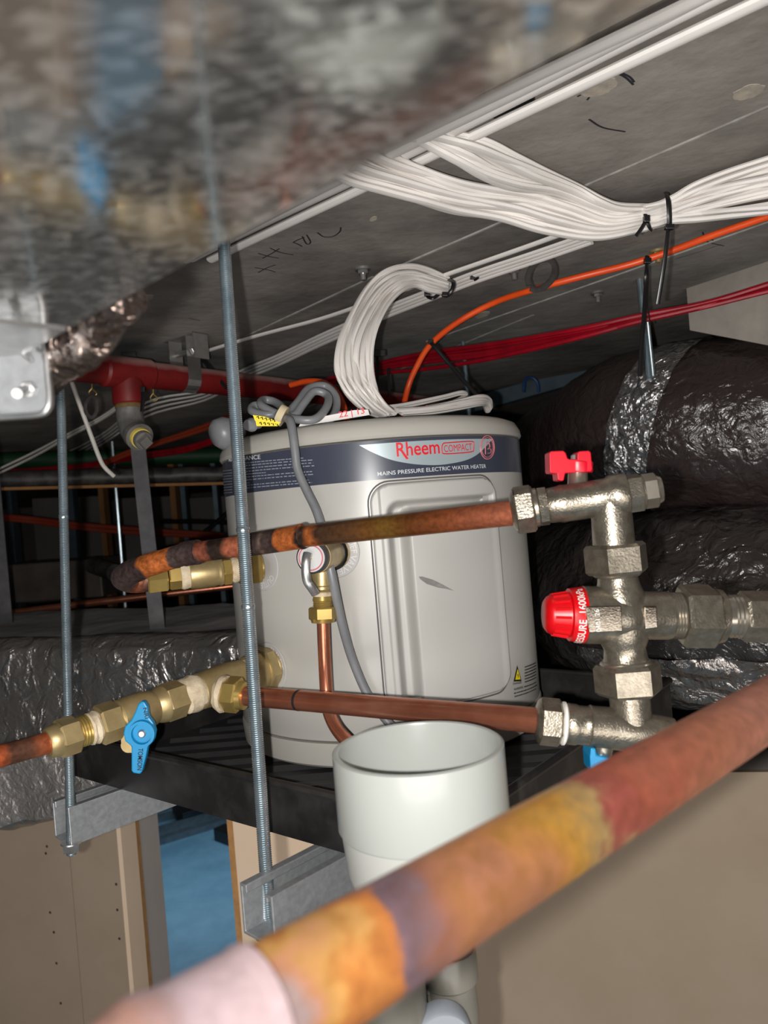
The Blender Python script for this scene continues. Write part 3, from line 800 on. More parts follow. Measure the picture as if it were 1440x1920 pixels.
# warning sign low on the right
tri = [hc(969, 1247, HR), hc(977, 1277, HR), hc(962, 1278, HR)]
bm = NEWBM(); bm.faces.new([bm.verts.new(cyl(a, z, HR + .0006)) for a, z in tri]); obj('warning_triangle', bm, M['black_print'], heater, flat=True)
cx3, cz3 = sum(t[0] for t in tri) / 3, sum(t[1] for t in tri) / 3
bm = NEWBM(); bm.faces.new([bm.verts.new(cyl(cx3 + (a - cx3) * .66, cz3 + (z - cz3) * .66, HR + .0010)) for a, z in tri]); obj('warning_triangle', bm, M['yellow'], heater, flat=True)
bm = NEWBM(); sweep(bm, [cyl(cx3, cz3 + .0022, HR + .0012), cyl(cx3, cz3 - .0005, HR + .0012)], .0005, 5); sweep(bm, [cyl(cx3, cz3 - .0012, HR + .0012), cyl(cx3, cz3 - .0018, HR + .0012)], .0005, 5)
obj('warning_mark', bm, M['black_print'], heater)
text_cyl('danger_lettering', 'DANGER', (961, 1284), (977, 1281), 4, M['black_print'], heater, .01, HR + .0008)
text_cyl('warning_lettering', 'WARNING', (962.5, 1295), (980, 1290), 4.5, M['black_print'], heater, .01, HR + .0008)
rows = [(983, 1252 + i * 5.6, 1004, 1243 + i * 5.6) for i in range(6)] + [(982, 1289, 1004, 1280), (963, 1301, 1006, 1285), (964, 1307, 1004, 1292)]
o = obj('small_print', small_print(rows, M['black_print'], HR + .0008, 2.2), M['black_print'], heater, flat=True); o['kind'] = 'stuff'
# clear plastic discs round the ports
PORTS = {}
def port(px, py, rpx, word=None, a0=0, a1=0):
    th, z = hc(px, py); d = cyl(th, z).y; R_ = rpx / F * d
    bm = NEWBM(); n = 40
    rings = []
    for rr_, h in ((R_, .0004), (R_ - .0006, .0014), (R_ * .55, .0014), (R_ * .5, .0006), (0.001, .0006)):
        rings.append([bm.verts.new(cyl(th + rr_ * math.cos(2 * PI * k / n) / HR, z + rr_ * math.sin(2 * PI * k / n), HR + h)) for k in range(n)])
    for i in range(len(rings) - 1):
        for k in range(n): bm.faces.new((rings[i][k], rings[i][(k + 1) % n], rings[i + 1][(k + 1) % n], rings[i + 1][k]))
    bm.faces.new(rings[-1])
    dsk = obj('port_disc', bm, M['disc'], heater)
    if word:
        L_ = a1 - a0; rt = R_ * .66; ch = R_ * .24
        def fn(x, y):
            a = math.radians(a0 + L_ * x); q = rt + y * ch
            return cyl(th + q * math.cos(a) / HR, z + q * math.sin(a), HR + .0018)
        text('embossed_lettering', word, fn, M['emboss'], dsk, .01)
    return th, z
P_HOT = port(491, 1062, 46, 'OUTLET', -30, -110)
P_REL = port(628, 1036, 48, 'RELIEF VALVE', 60, -80)
P_COLD = port(505, 1252, 48, 'INLET', 70, 0)
# grey plastic spout cap at the lid edge
f = Fit(at(450, 802, .90), at(401, 818, .88))
bm = NEWBM(); f.turn(bm, [(0, 20), (.3, 24), (.55, 30), (.85, 29), (1.0, 20), (1.03, 0)]); obj('spout_cap', bm, M['grey_cable'], heater, ang=60)
# ================================================================== COPPER AND BRASS
NIP = lambda t: None
# ---- hot side: copper pipe from the mixing valve back to the elbow
C_dark = srgb(74, 60, 58); C_dk2 = srgb(96, 78, 74); C_or = srgb(204, 112, 56); C_cu = srgb(196, 112, 82); C_br = srgb(128, 84, 40); C_rd = srgb(186, 92, 52); C_bk = srgb(60, 46, 40)
hot = thing('hot_copper_pipe', 'heat blackened copper pipe across the heater front with dark brazed elbow', 'pipe', at(640, 1000, .62))
h0, h1 = at(985, 959, .55), at(560, 1007, .655)
bm = NEWBM(); sweep(bm, [h0.lerp(h1, i / 40) for i in range(41)], 0.00953, 28, along=True)
obj('straight_tube', bm, banded('tinted_copper_straight', [(0.0, C_cu), (.1, srgb(180, 104, 76)), (.3, srgb(150, 82, 48)), (.46, srgb(116, 68, 34)), (.55, srgb(132, 96, 42)), (.62, C_br), (.72, srgb(110, 74, 46)), (.86, srgb(84, 60, 44)), (.93, C_or), (.965, C_bk), (1.0, srgb(120, 96, 76))], warp=.05, rough=.34), hot)
h2 = at(470, 1021, .68)
bm = NEWBM(); sweep(bm, [h1.lerp(h2, (i - 2) / 26) for i in range(31)], [0.0107 + (0.0006 if i in (0, 1, 29, 30) else 0) for i in range(31)], 28, along=True)
obj('brazed_coupling', bm, banded('tinted_copper_coupling', [(0, C_bk), (.06, C_or), (.40, C_or), (.43, C_dark), (.6, C_dk2), (.66, srgb(140, 116, 104)), (.74, C_dark), (1, C_dark)], warp=.10, rough=.45, mottle=.5, bump=.7), hot)
h3 = at(372, 1035, .70)
bm = NEWBM(); sweep(bm, [h2.lerp(h3, i / 20) for i in range(21)], 0.0097, 28, along=True)
obj('straight_tube', bm, banded('tinted_copper_short', [(0, C_dark), (.08, C_cu), (.36, C_cu), (.48, C_bk), (.7, C_bk), (.78, srgb(160, 90, 68)), (.95, srgb(150, 84, 64)), (1, C_dk2)], warp=.09, mottle=.45), hot)
el = smooth([h3.lerp(h2, -.0), at(350, 1038, .705), at(316, 1048, .712), at(272, 1062, .72), at(243, 1074, .738), at(231, 1083, .762), at(243, 1089, .782), at(262, 1090, .79), at(282, 1086, .795)], 7)
rr = []
for i, p in enumerate(el):
    t = i / (len(el) - 1); rr.append(0.0118 if t < .16 else (0.0108 if t < .30 else (0.0112 if t < .42 else 0.0122)))
bm = NEWBM(); sweep(bm, el, rr, 28, along=True)
obj('brazed_elbow', bm, banded('tinted_copper_elbow', [(0, C_dark), (.16, C_dk2), (.18, C_or), (.37, srgb(196, 108, 52)), (.39, C_dark), (.62, C_dk2), (.82, srgb(104, 80, 72)), (.88, srgb(160, 88, 54)), (1, C_dark)], warp=.06, rough=.5, mottle=.5, bump=.8), hot)
# ---- hot side brass between the elbow and the heater port
hp = cyl(*P_HOT)
f = Fit(at(276, 1088, .790), hp + Vector((0, 0, 0)))
bn = thing('brass_check_valve', 'brass check valve with taped threads behind the copper elbow', 'valve', f.p(.4))
bm = NEWBM(); f.hex(bm, 0.0, .17, 27); obj('compression_nut', bm, M['brass_bright'], bn)
bm = NEWBM(); f.hex(bm, .18, .29, 24, .3); obj('hex_collar', bm, M['brass_bright'], bn)
bm = NEWBM(); f.turn(bm, [(.28, 24), (.30, 26), (.33, 25), (.355, 24)]); obj('thread_tape', bm, M['hemp'], bn)
bm = NEWBM(); f.turn(bm, [(.35, 22), (.36, 26), (.40, 27), (.56, 27), (.60, 25), (.62, 27), (.64, 25)]); obj('valve_body', bm, M['brass'], bn)
bm = NEWBM(); f.hex(bm, .64, .72, 27, .2); obj('hex_collar', bm, M['brass_bright'], bn)
bm = NEWBM(); f.turn(bm, [(.72, 22), (.74, 25), (.77, 24), (.79, 22)]); obj('thread_tape', bm, M['hemp'], bn)
bm = NEWBM(); f.turn(bm, [(.78, 26), (.80, 30), (.88, 31), (.89, 28)]); f.hex(bm, .89, .98, 33); f.turn(bm, [(.97, 24), (1.0, 24)]); obj('hex_union', bm, M['brass_bright'], bn)

# ---- cold side chain with the blue handled ball valve
cp = cyl(*P_COLD)
X0 = at(105, 1388, .668)
f = Fit(X0, cp)
bv = thing('brass_ball_valve', 'brass ball valve with blue lever at the left end of the tray', 'valve', f.p(.2))
def tpx(px):                                     # t on the chain for a pixel column
    lo, hi = -.3, 1.2
    for _ in range(40):
        m_ = (lo + hi) / 2
        if pix(f.p(m_))[0] < px: lo = m_
        else: hi = m_
    return lo
T = tpx
bm = NEWBM(); f.turn(bm, [(T(88), 26), (T(92), 29), (T(104), 31), (T(110), 31)]); f.hex(bm, T(108), T(146), 36, .25); obj('compression_nut', bm, M['brass'], bv)
bm = NEWBM(); f.threads(bm, T(145), T(166), 29, 4); obj('threaded_end', bm, M['brass_bright'], bv)
bm = NEWBM(); f.turn(bm, [(T(163), 27), (T(168), 31), (T(172), 29), (T(178), 32), (T(185), 28)], 20)
for v in bm.verts: v.co += Vector((noise.noise(v.co * 220), 0, noise.noise(v.co * 200))) * .0016
obj('thread_tape', bm, M['hemp'], bv)
bm = NEWBM(); f.hex(bm, T(183), T(222), 38, .25); obj('hex_end', bm, M['brass'], bv)
bm = NEWBM(); f.turn(bm, [(T(220), 31), (T(224), 35), (T(240), 36), (T(268), 36), (T(284), 33), (T(290), 29), (T(300), 29)]); obj('valve_body', bm, M['brass'], bv)
bm = NEWBM(); f.turn(bm, [(T(286), 27), (T(296), 33), (T(306), 35)]); f.hex(bm, T(305), T(342), 36, .25); obj('hex_end', bm, M['brass'], bv)
# lever stem and blue handle
c = at(263, 1377, f.p(T(263)).y)
bm = NEWBM(); lathe(bm, c, -FWD, [(0, .011), (.022, .011), (.022, .007), (.034, .007)], 20); obj('stem', bm, M['brass'], bv)
hd = c.y - .036
hx = [(265, 1315), (270, 1316), (276, 1326), (278, 1344), (287, 1356), (291, 1372), (288, 1388), (277, 1400), (273, 1420), (266, 1447), (262, 1452), (250, 1450), (246, 1446), (246, 1420), (246, 1400), (234, 1390), (231, 1375), (234, 1362), (246, 1350), (253, 1335), (259, 1320)]
lever = obj('lever_handle', outline(hx, hd, .007), M['blue_plastic'], bv, flat=True, bevel=.0012)
bm = NEWBM(); lathe(bm, at(265, 1377, hd - .0035), FWD, [(.0035, .0125), (0, .012), (0, .0095), (.003, .009)], 32, cap=False); obj('hub_ring', bm, M['blue_plastic'], lever)
bm = NEWBM(); lathe(bm, at(265, 1377, hd - .003), FWD, [(.004, .0036), (0.001, .0036), (0, .0026)], 16); obj('hub_screw', bm, M['steel'], lever)
def flat_text(name, body, p0, p1, cap_px, d, m, parent, bold=0.0):
    a, b = at(p0[0], p0[1], d), at(p1[0], p1[1], d); ux = b - a; n_ = ux.normalized()
    uy = FWD.cross(n_); uy = -uy if False else uy
    vy = n_.cross(FWD)
    # reading direction: up is left of the baseline seen from the lens
    up = RGT * (n_.dot(UPV)) * -1 + UPV * (n_.dot(RGT))
    ch = cap_px / F * d
    return text(name, body, lambda x, y: a + ux * x + up * (y * ch), m, parent, bold)
flat_text('maker_lettering', 'TOMSON', (259.5, 1403), (257, 1444), 9, hd - .0004, M['black_print'], lever, .01)
flat_text('maker_lettering', 'NRI', (268, 1328), (272, 1348), 7, hd - .0004, M['black_print'], lever, .01)
# taped nipple and tee up to the port
tee = thing('brass_tee', 'brass tee piece with taped threads where the cold pipe branches', 'fitting', f.p(.62))
bm = NEWBM(); f.turn(bm, [(T(338), 29), (T(344), 34), (T(352), 33), (T(360), 36), (T(368), 34), (T(376), 30)], 24)
for v in bm.verts: v.co += Vector((noise.noise(v.co * 200), 0, noise.noise(v.co * 190))) * .002
obj('thread_tape', bm, M['hemp'], tee)
bm = NEWBM(); f.turn(bm, [(T(371), 30), (T(374), 34), (T(392), 35), (T(430), 36), (T(455), 33), (T(458), 29)])
jb = f.p(T(405)); be = at(432, 1306, jb.y - .012)
lathe(bm, jb, (be - jb), [(0, .0175), ((be - jb).length * .9, .0165), ((be - jb).length, .015)], 24)
obj('tee_body', bm, M['brass'], tee)
bm = NEWBM(); f.turn(bm, [(T(452), 28), (T(457), 31), (T(464), 30), (T(470), 26)], 20); obj('thread_tape', bm, M['hemp'], tee)
bm = NEWBM(); f.turn(bm, [(T(464), 34), (T(468), 37), (T(482), 38), (T(488), 36)]); f.hex(bm, T(487), T(504), 45, .2); f.turn(bm, [(T(503), 38), (T(506), 40), (T(511), 40), (1.0, 36)]); obj('hex_union', bm, M['brass'], tee)
# ---- cold copper pipe to the mixing valve
c0, c1 = at(452, 1304, .735), at(1022, 1352, .553)
cold = thing('cold_copper_pipe', 'clean copper pipe running low across the heater front to lower valve', 'pipe', c0.lerp(c1, .5))
bm = NEWBM(); sweep(bm, [c0.lerp(c1, i / 30) for i in range(31)], 0.00953, 28); obj('straight_tube', bm, M['copper'], cold)
g = Fit(at(412, 1300, .742), c0)
bm = NEWBM(); lathe(bm, g.A, g.ax, [(0, .0168), (.004, .019), (.008, .0175)], 20)
for v in bm.verts: v.co += Vector((noise.noise(v.co * 220), 0, noise.noise(v.co * 200))) * .0014
obj('thread_tape', bm, M['hemp'], cold)
bm = NEWBM(); hexnut(bm, g.A + g.ax * .007, g.ax, .016, .0175, 6, .2); lathe(bm, g.A + g.ax * .022, g.ax, [(0, .0145), (.006, .0135), (.0075, .0105)], 24); obj('compression_nut', bm, M['brass_bright'], cold)
bm = NEWBM(); pp = c0.lerp(c1, .235); ax = (c1 - c0).normalized()
lathe(bm, pp, ax, [(0, .0096), (.0005, .00972), (.0025, .00972), (.003, .0096)], 28, cap=False)
obj('marker_ring', bm, M['black_print'], cold)
# ---- copper stub feeding the ball valve from the left
s0 = X0.lerp(at(98, 1391, .665), .5); s1 = at(-420, 1534, .52)
lp = thing('supply_copper_pipe', 'dull copper pipe stub entering the blue lever valve from the left', 'pipe', s1)
bm = NEWBM(); sweep(bm, [s0.lerp(s1, i / 16) for i in range(17)], 0.00953, 28, along=True)
obj('straight_tube', bm, banded('tinted_copper_stub', [(0, C_rd), (.08, srgb(166, 92, 60)), (.12, srgb(112, 74, 56)), (.2, srgb(100, 66, 52)), (.24, C_rd), (1, C_rd)], warp=.02), lp)

# ---- relief valve and its drain tube
rs = cyl(*P_REL); fc = at(583, 1046, rs.y - .075)
ax = (fc - rs).normalized(); L_ = (fc - rs).length
rv = thing('relief_valve', 'brass relief valve with round red printed dial and steel lever', 'valve', rs)
bm = NEWBM(); lathe(bm, rs, ax, [(0, .017), (.006, .018), (.010, .018), (.012, .015), (L_ * .45, .0155), (L_ * .6, .0165), (L_ * .86, .0165)], 28); obj('valve_body', bm, M['brass'], rv)
bm = NEWBM(); lathe(bm, rs + ax * .011, ax, [(0, .0165), (.003, .0185), (.006, .0165)], 20); obj('dark_sealant', bm, M['black'], rv)
bm = NEWBM(); lathe(bm, rs + ax * (L_ * .84), ax, [(0, .0145), (.0015, .0158), (L_ * .12, .0158), (L_ * .15, .0138)], 36); obj('dial_housing', bm, M['strap'], rv)
dp = rs + ax * (L_ * .995)
bm = NEWBM(); lathe(bm, rs + ax * (L_ * .98), ax, [(0, .0140), (L_ * .02, .0136)], 36); dial = obj('dial', bm, M['dial'], rv)
du = (ZA - ax * ax.z).normalized(); dv = du.cross(ax)
bm = NEWBM(); sweep(bm, [dp + (du * math.cos(a) + dv * math.sin(a)) * .0118 + ax * .0006 for a in [2 * PI * i / 40 for i in range(41)]], .0007, 5, cap=False); obj('red_scale', bm, M['pink_print'], dial)
bm = NEWBM(); sweep(bm, [dp + (du * math.cos(a) + dv * math.sin(a)) * .0013 - dv * .005 + du * .003 + ax * .0006 for a in [2 * PI * i / 16 for i in range(17)]], .0003, 5, cap=False); obj('red_scale', bm, M['red_print'], dial)
ld = dp.y - .006
lv = [at(577, 1037, ld), at(574, 1050, ld - .003), at(573, 1070, ld - .004), at(576, 1090, ld - .002), at(584, 1102, ld), at(592, 1114, ld + .004)]
bm = NEWBM(); sweep(bm, smooth(lv, 6), .0042, 10, (1.0, .6), ref=FWD); obj('lever', bm, M['steel'], rv)
bm = NEWBM(); lathe(bm, dp - dv * .0005, ax, [(0, .002), (.004, .002)], 12); obj('lever_pin', bm, M['brass_bright'], rv)
jb = rs + ax * (L_ * .55); dtop = at(603, 1060, jb.y); dbot = at(606, 1168, jb.y - .002)
f2 = Fit(at(602.5, 1042, jb.y), dbot)
bm = NEWBM(); f2.turn(bm, [(0, 19), (.18, 20), (.44, 20), (.46, 18), (.50, 18), (.52, 20), (.54, 18)]); obj('outlet_stub', bm, M['brass'], rv)
bm = NEWBM(); f2.turn(bm, [(.53, 17), (.56, 19.5), (.60, 18.5)], 20); obj('thread_tape', bm, M['hemp'], rv)
bm = NEWBM(); f2.turn(bm, [(.58, 17), (.66, 19), (.68, 17)]); f2.threads(bm, .66, .78, 18.5, 4); obj('threaded_end', bm, M['brass_bright'], rv)
bm = NEWBM(); f2.hex(bm, .76, .95, 27, PI / 6 * .6); f2.turn(bm, [(.93, 24), (.99, 22), (1.0, 14)]); obj('compression_nut', bm, M['brass_bright'], rv)
dd = jb.y - .002
tp = smooth([at(605.5, 1155, dd), at(608, 1220, dd), at(611, 1280, dd), at(614, 1320, dd - .004), at(621, 1346, dd - .012), at(634, 1370, dd - .024), at(655, 1395, dd - .04), at(680, 1430, dd - .05), at(694, 1470, dd - .055), at(697, 1496, dd - .055)], 6)
bm = NEWBM(); sweep(bm, tp, .00655, 20); tag(obj('drain_tube', bm, M['copper_bright']), 'slim bright copper drain tube bending down from the relief valve', 'pipe')

# ================================================================== MIXING VALVE ASSEMBLY
D = .55
K = lambda x, y: (920 + x / 2.769, 820 + y / 2.769)
def FA(a, b, da=D, db=D): return Fit(at(a[0], a[1], da), at(b[0], b[1], db))
# upper isolating valve with red butterfly handle
A_, B_ = (962, 958), (1240, 917)
f = FA(A_, B_, .552, .535)
def tp_(x, A_=A_, B_=B_): return (x - A_[0]) / (B_[0] - A_[0])
uv = thing('red_handle_valve', 'nickel plated tee valve with red butterfly handle above mixing valve', 'valve', f.p(.5))
bm = NEWBM(); f.turn(bm, [(tp_(958), 28), (tp_(962), 36), (tp_(966), 41)]); f.hex(bm, tp_(964), tp_(1003), 45, .35); obj('compression_nut', bm, M['nickel'], uv)
bm = NEWBM(); f.turn(bm, [(tp_(1000), 33), (tp_(1003), 37), (tp_(1009), 37), (tp_(1012), 33)]); obj('collar', bm, M['nickel_smooth'], uv)
bm = NEWBM(); f.hex(bm, tp_(1010), tp_(1030), 36, .1, 8); f.turn(bm, [(tp_(1028), 31), (tp_(1033), 33), (tp_(1048), 34), (tp_(1056), 36), (tp_(1062), 35), (tp_(1110), 35), (tp_(1140), 36), (tp_(1146), 40), (tp_(1170), 41), (tp_(1177), 38)])
jc = f.p(tp_(1146)); lathe(bm, jc, at(1151, 1020, jc.y) - jc, [(0, 34 * D / F), ((at(1151, 1020, jc.y) - jc).length * .45, 37 * D / F), ((at(1151, 1020, jc.y) - jc).length, 38 * D / F)], 32)
obj('valve_body', bm, M['nickel'], uv)
bm = NEWBM(); f.hex(bm, tp_(1176), tp_(1206), 37, .2); f.turn(bm, [(tp_(1203), 30), (tp_(1207), 32)]); obj('hex_plug', bm, M['nickel'], uv)
bm = NEWBM(); f.hex(bm, tp_(1205), tp_(1233), 33, .45); f.turn(bm, [(tp_(1231), 28), (tp_(1240), 24), (tp_(1241), 10), (tp_(1237), 8)]); obj('end_cap', bm, M['nickel_smooth'], uv)
bm = NEWBM(); f3 = FA((1083, 930), (1083, 884)); f3.turn(bm, [(0, 24), (.3, 22), (.42, 19), (.9, 18), (1, 17)]); obj('stem', bm, M['nickel_smooth'], uv)
hxp = [(1030, 849), (1033, 846), (1056, 845), (1061, 849), (1064, 859), (1068, 861), (1078, 861), (1083, 861), (1083, 849), (1086, 846), (1104, 845), (1108, 848), (1111, 880), (1108, 884), (1060, 887), (1057, 901), (1054, 902), (1046, 900), (1045, 888), (1033, 887), (1031, 884)]
hb = obj('butterfly_handle', outline(hxp, D - .014, .016), M['knob_red'], uv, flat=True, bevel=.0014)
bm = NEWBM(); f3 = FA((1083, 886), (1083, 852), D - .004, D - .004); f3.turn(bm, [(0, 27), (.1, 28), (.55, 28), (.6, 26)]); obj('handle_hub', bm, M['knob_red'], hb)
bm = NEWBM(); f3.hex(bm, .6, .98, 13); obj('handle_nut', bm, M['steel'], uv)
# mixing valve
mv = thing('mixing_valve', 'nickel plated tempering valve with red printed cap and union nuts', 'valve', at(1170, 1155, D))
fv = FA((1151, 1012), (1186, 1366))
tv = lambda y: (y - 1012) / (1366 - 1012)
bm = NEWBM(); fv.hex(bm, tv(1019), tv(1075), 59, PI / 6); obj('union_nut', bm, M['nickel'], mv)
bm = NEWBM(); fv.turn(bm, [(tv(1074), 47), (tv(1078), 44), (tv(1082), 38)]); obj('union_ring', bm, M['nickel_smooth'], mv)
bm = NEWBM(); fv.turn(bm, [(tv(1079), 36), (tv(1092), 38), (tv(1100), 40), (tv(1116), 46), (tv(1130), 48), (tv(1190), 48), (tv(1206), 42), (tv(1216), 38), (tv(1234), 40), (tv(1240), 44)])
fh = FA((1018, 1152), (1446, 1156))
th_ = lambda x: (x - 1018) / (1446 - 1018)
fh.turn(bm, [(th_(1090), 50), (th_(1094), 54), (th_(1125), 54), (th_(1160), 54), (th_(1185), 50), (th_(1192), 45), (th_(1250), 45), (th_(1256), 43)])
obj('valve_body', bm, M['nickel'], mv)
plate = [(1098, 1138), (1165, 1136), (1168, 1184), (1105, 1187)]
obj('number_plate', outline(plate, D - .0228, .004), M['nickel_plate'], mv, flat=True, bevel=.0006)
flat_text('number_lettering', '0401 26', (1127, 1184), (1123, 1142), 9, D - .0233, M['white_tape'], mv)
obj('relief_badge', outline([(1208, 1137), (1232, 1136), (1234, 1178), (1210, 1181)], D - .0185, .003), M['nickel_plate'], mv, flat=True, bevel=.0008)
bm = NEWBM(); fh.turn(bm, [(th_(1020), 0), (th_(1020), 26), (th_(1026), 34), (th_(1032), 37), (th_(1064), 42), (th_(1066), 43)], 48); 
cap = obj('red_cap', bm, M['cap_red'], mv)
bm = NEWBM()
for k in range(16):
    a = 2 * PI * k / 16; u = (FWD - fh.ax * FWD.dot(fh.ax)).normalized(); v = fh.ax.cross(u)
    dr = u * math.cos(a) + v * math.sin(a)
    sweep(bm, [fh.p(th_(1034)) + dr * (37.3 * D / F), fh.p(th_(1062)) + dr * (42 * D / F)], .0011, 6)
obj('cap_grip', bm, M['cap_red'], cap)
bm = NEWBM(); fh.turn(bm, [(th_(1064), 43), (th_(1066), 49), (th_(1090), 53), (th_(1094), 52)], 48); obj('cap_collar', bm, M['cap_red'], cap)
u = (-FWD - fh.ax * (-FWD).dot(fh.ax)).normalized(); v = fh.ax.cross(u)
def capfn(x, y):
    a = math.radians(78 - 156 * x); t = th_(1090 - 15 * y); R_ = (49 + (53 - 49) * ((1090 - 15 * y) - 1066) / 24) * D / F + .0004
    return fh.p(t) + (u * math.cos(a) + v * -math.sin(a) * 1.0) * R_
def capfn2(x, y):
    a = math.radians(-82 + 154 * x); px_ = 1086 - 13 * y; R_ = (49 + 4 * (px_ - 1066) / 24) * D / F + .0004
    up = (UPV - fh.ax * UPV.dot(fh.ax)).normalized()
    return fh.p(th_(px_)) + (-FWD * math.cos(a) + up * math.sin(a)) * R_
text('cap_lettering', 'PRESSURE  1600kPa', capfn2, M['white_tape'], cap, .01)
bm = NEWBM(); fv.turn(bm, [(tv(1236), 40), (tv(1240), 47), (tv(1246), 50)]); obj('union_ring', bm, M['nickel_smooth'], mv)
bm = NEWBM(); fv.hex(bm, tv(1243), tv(1300), 62, PI / 6 * 1.2); obj('union_nut', bm, M['nickel'], mv)
bm = NEWBM(); fh.threads(bm, th_(1254), th_(1276), 44, 4); obj('threaded_outlet', bm, M['nickel_smooth'], mv)
bm = NEWBM(); fh.hex(bm, th_(1275), th_(1340), 60, .25); fh.turn(bm, [(th_(1338), 52), (th_(1350), 50), (th_(1352), 40)]); obj('union_nut', bm, M['nickel'], mv)
bm = NEWBM(); fh.turn(bm, [(th_(1330), 38), (th_(1366), 39)]); fh.threads(bm, th_(1364), th_(1388), 41, 3); obj('outlet_tail', bm, M['nickel_smooth'], mv)
bm = NEWBM(); fh.hex(bm, th_(1387), th_(1452), 48, .3); obj('tail_nut', bm, M['nickel'], mv)
f5 = FA((1450, 1156), (2100, 1164), D, D + .06)
bm = NEWBM(); sweep(bm, [f5.p(t / 6) for t in range(7)], .0127, 24); obj('outlet_tube', bm, M['copper'], mv)
# lower isolating valve
A2, B2 = (1007, 1351), (1262, 1377)
f = FA(A2, B2, .553, .545); t2 = lambda x: (x - A2[0]) / (B2[0] - A2[0])
lvv = thing('blue_handle_valve', 'nickel plated tee valve with white taped nut under mixing valve', 'valve', f.p(.5))
bm = NEWBM(); f.turn(bm, [(t2(1004), 28), (t2(1008), 38), (t2(1012), 42)]); f.hex(bm, t2(1010), t2(1052), 44, .35); obj('compression_nut', bm, M['nickel'], lvv)
bm = NEWBM(); f.turn(bm, [(t2(1052), 36), (t2(1055), 40), (t2(1059), 40), (t2(1062), 36)]); obj('white_tape_ring', bm, M['white_tape'], lvv)
bm = NEWBM(); f.turn(bm, [(t2(1060), 35), (t2(1064), 38), (t2(1080), 38), (t2(1084), 36), (t2(1102), 36), (t2(1106), 39), (t2(1112), 38), (t2(1160), 39), (t2(1205), 39), (t2(1215), 34), (t2(1240), 33), (t2(1262), 30)])
jc = f.p(t2(1187)); tt = fv.p(tv(1298)) - jc
lathe(bm, jc, tt, [(0, 36 * D / F), (tt.length * .4, 37 * D / F), (tt.length, 37 * D / F)], 32); obj('valve_body', bm, M['nickel'], lvv)
bm = NEWBM(); f3 = FA((1132, 1385), (1126, 1440)); f3.turn(bm, [(0, 22), (.4, 18), (1, 17)]); obj('stem', bm, M['nickel_smooth'], lvv)
obj('butterfly_handle', outline([(1108, 1403), (1117, 1403), (1119, 1416), (1150, 1424), (1152, 1450), (1108, 1450), (1106, 1420)], D - .012, .02), M['blue_plastic'], lvv, flat=True, bevel=.001)

# ================================================================== FOREGROUND COPPER PIPE
g0, g1 = at(1440, 1328, .345), at(720, 1760, .182)
gd = (g1 - g0).normalized()
gs = g0 - gd * .45
Lp = (at(480, 1890, .158) - g0).dot(gd); ge = g0 + gd * (Lp + .006)
fg = thing('large_copper_pipe', 'thick heat tinted copper pipe crossing close in front of the lens', 'pipe', g1)
tot = (ge - gs).length
ts = lambda px: (lambda lo_: lo_)(max(0, min(1, (bis(px) - gs).dot(gd) / tot)))
def bis(px):
    lo, hi = -0.2, .6
    for _ in range(50):
        m_ = (lo + hi) / 2
        if pix(g0 + gd * m_)[0] > px: lo = m_
        else: hi = m_
    return g0 + gd * lo
stops = [(0, srgb(206, 140, 116)), (ts(1400), srgb(214, 146, 124)), (ts(1280), srgb(208, 134, 104)), (ts(1160), srgb(200, 112, 88)), (ts(1115), srgb(192, 104, 92)), (ts(1092), srgb(204, 170, 116)), (ts(1030), srgb(226, 166, 74)), (ts(930), srgb(216, 148, 92)), (ts(840), srgb(194, 132, 108)), (ts(780), srgb(150, 120, 124)), (ts(725), srgb(152, 124, 134)), (ts(690), srgb(236, 148, 84)), (ts(610), srgb(240, 156, 84)), (ts(560), srgb(244, 184, 108)), (ts(505), srgb(232, 164, 124)), (1, srgb(200, 172, 168))]
bm = NEWBM(); sweep(bm, [gs.lerp(ge, i / 80) for i in range(81)], .0127, 48, along=True, cap=False)
obj('straight_tube', bm, banded('rainbow_tinted_copper', stops, rough=.38, metal=.5, warp=.06, nscale=42, mottle=.22, bump=.03), fg)
cst = [(0, srgb(200, 174, 176)), (.22, srgb(192, 168, 172)), (.30, srgb(166, 126, 114)), (.5, srgb(178, 138, 126)), (.62, srgb(184, 160, 158)), (1, srgb(176, 150, 148))]
f6a = g0 + gd * Lp
cpts = [f6a + gd * (i * .0016) - ZA * (0.00010 * max(0, i - 14) ** 2 * .35) for i in range(46)]
crr = [.0139 + (.0011 * math.exp(-((i - 15) / 2.2) ** 2)) + (.0004 if i < 2 else 0) for i in range(46)]
bm = NEWBM(); sweep(bm, cpts, crr, 48, along=True)
obj('flux_stained_fitting', bm, banded('flux_stained_copper', cst, rough=.45, metal=.15, warp=.08, nscale=70, mottle=.14, bump=.1), fg)

# ================================================================== WHITE DRAIN TUNDISH
pc = at(783, 1397, .48); PR = .0552
td = thing('drain_tundish', 'open topped white plastic drain pipe standing before the heater', 'drain pipe', pc - ZA * .3)
bm = NEWBM(); prof = [(-.002, PR - .0045), (-.0004, PR - .004), (0, PR - .003), (0, PR - .0012), (-.0008, PR), (-.047, PR), (-.049, PR - .0012), (-.0495, PR - .004)]
lathe(bm, pc, ZA, [(-.05, PR - .0042)] + prof, 96, cap=False); obj('socket', bm, M['pvc'], td)
bm = NEWBM(); lathe(bm, pc, ZA, [(-.0485, PR - .006), (-.0485, PR - .0018), (-.075, PR - .004), (-.095, PR - .010), (-.115, PR - .022), (-.116, PR - .03), (-.09, PR - .018), (-.0485, PR - .006)], 96, cap=False); obj('reducer', bm, M['pvc_grey'], td)
pl_ = at(722, 1850, .47); pl_.z = pc.z
bm = NEWBM(); lathe(bm, pl_, ZA, [(-.098, .0255), (-.42, .0255)], 64); obj('drop_pipe', bm, M['pvc_shade'], td)
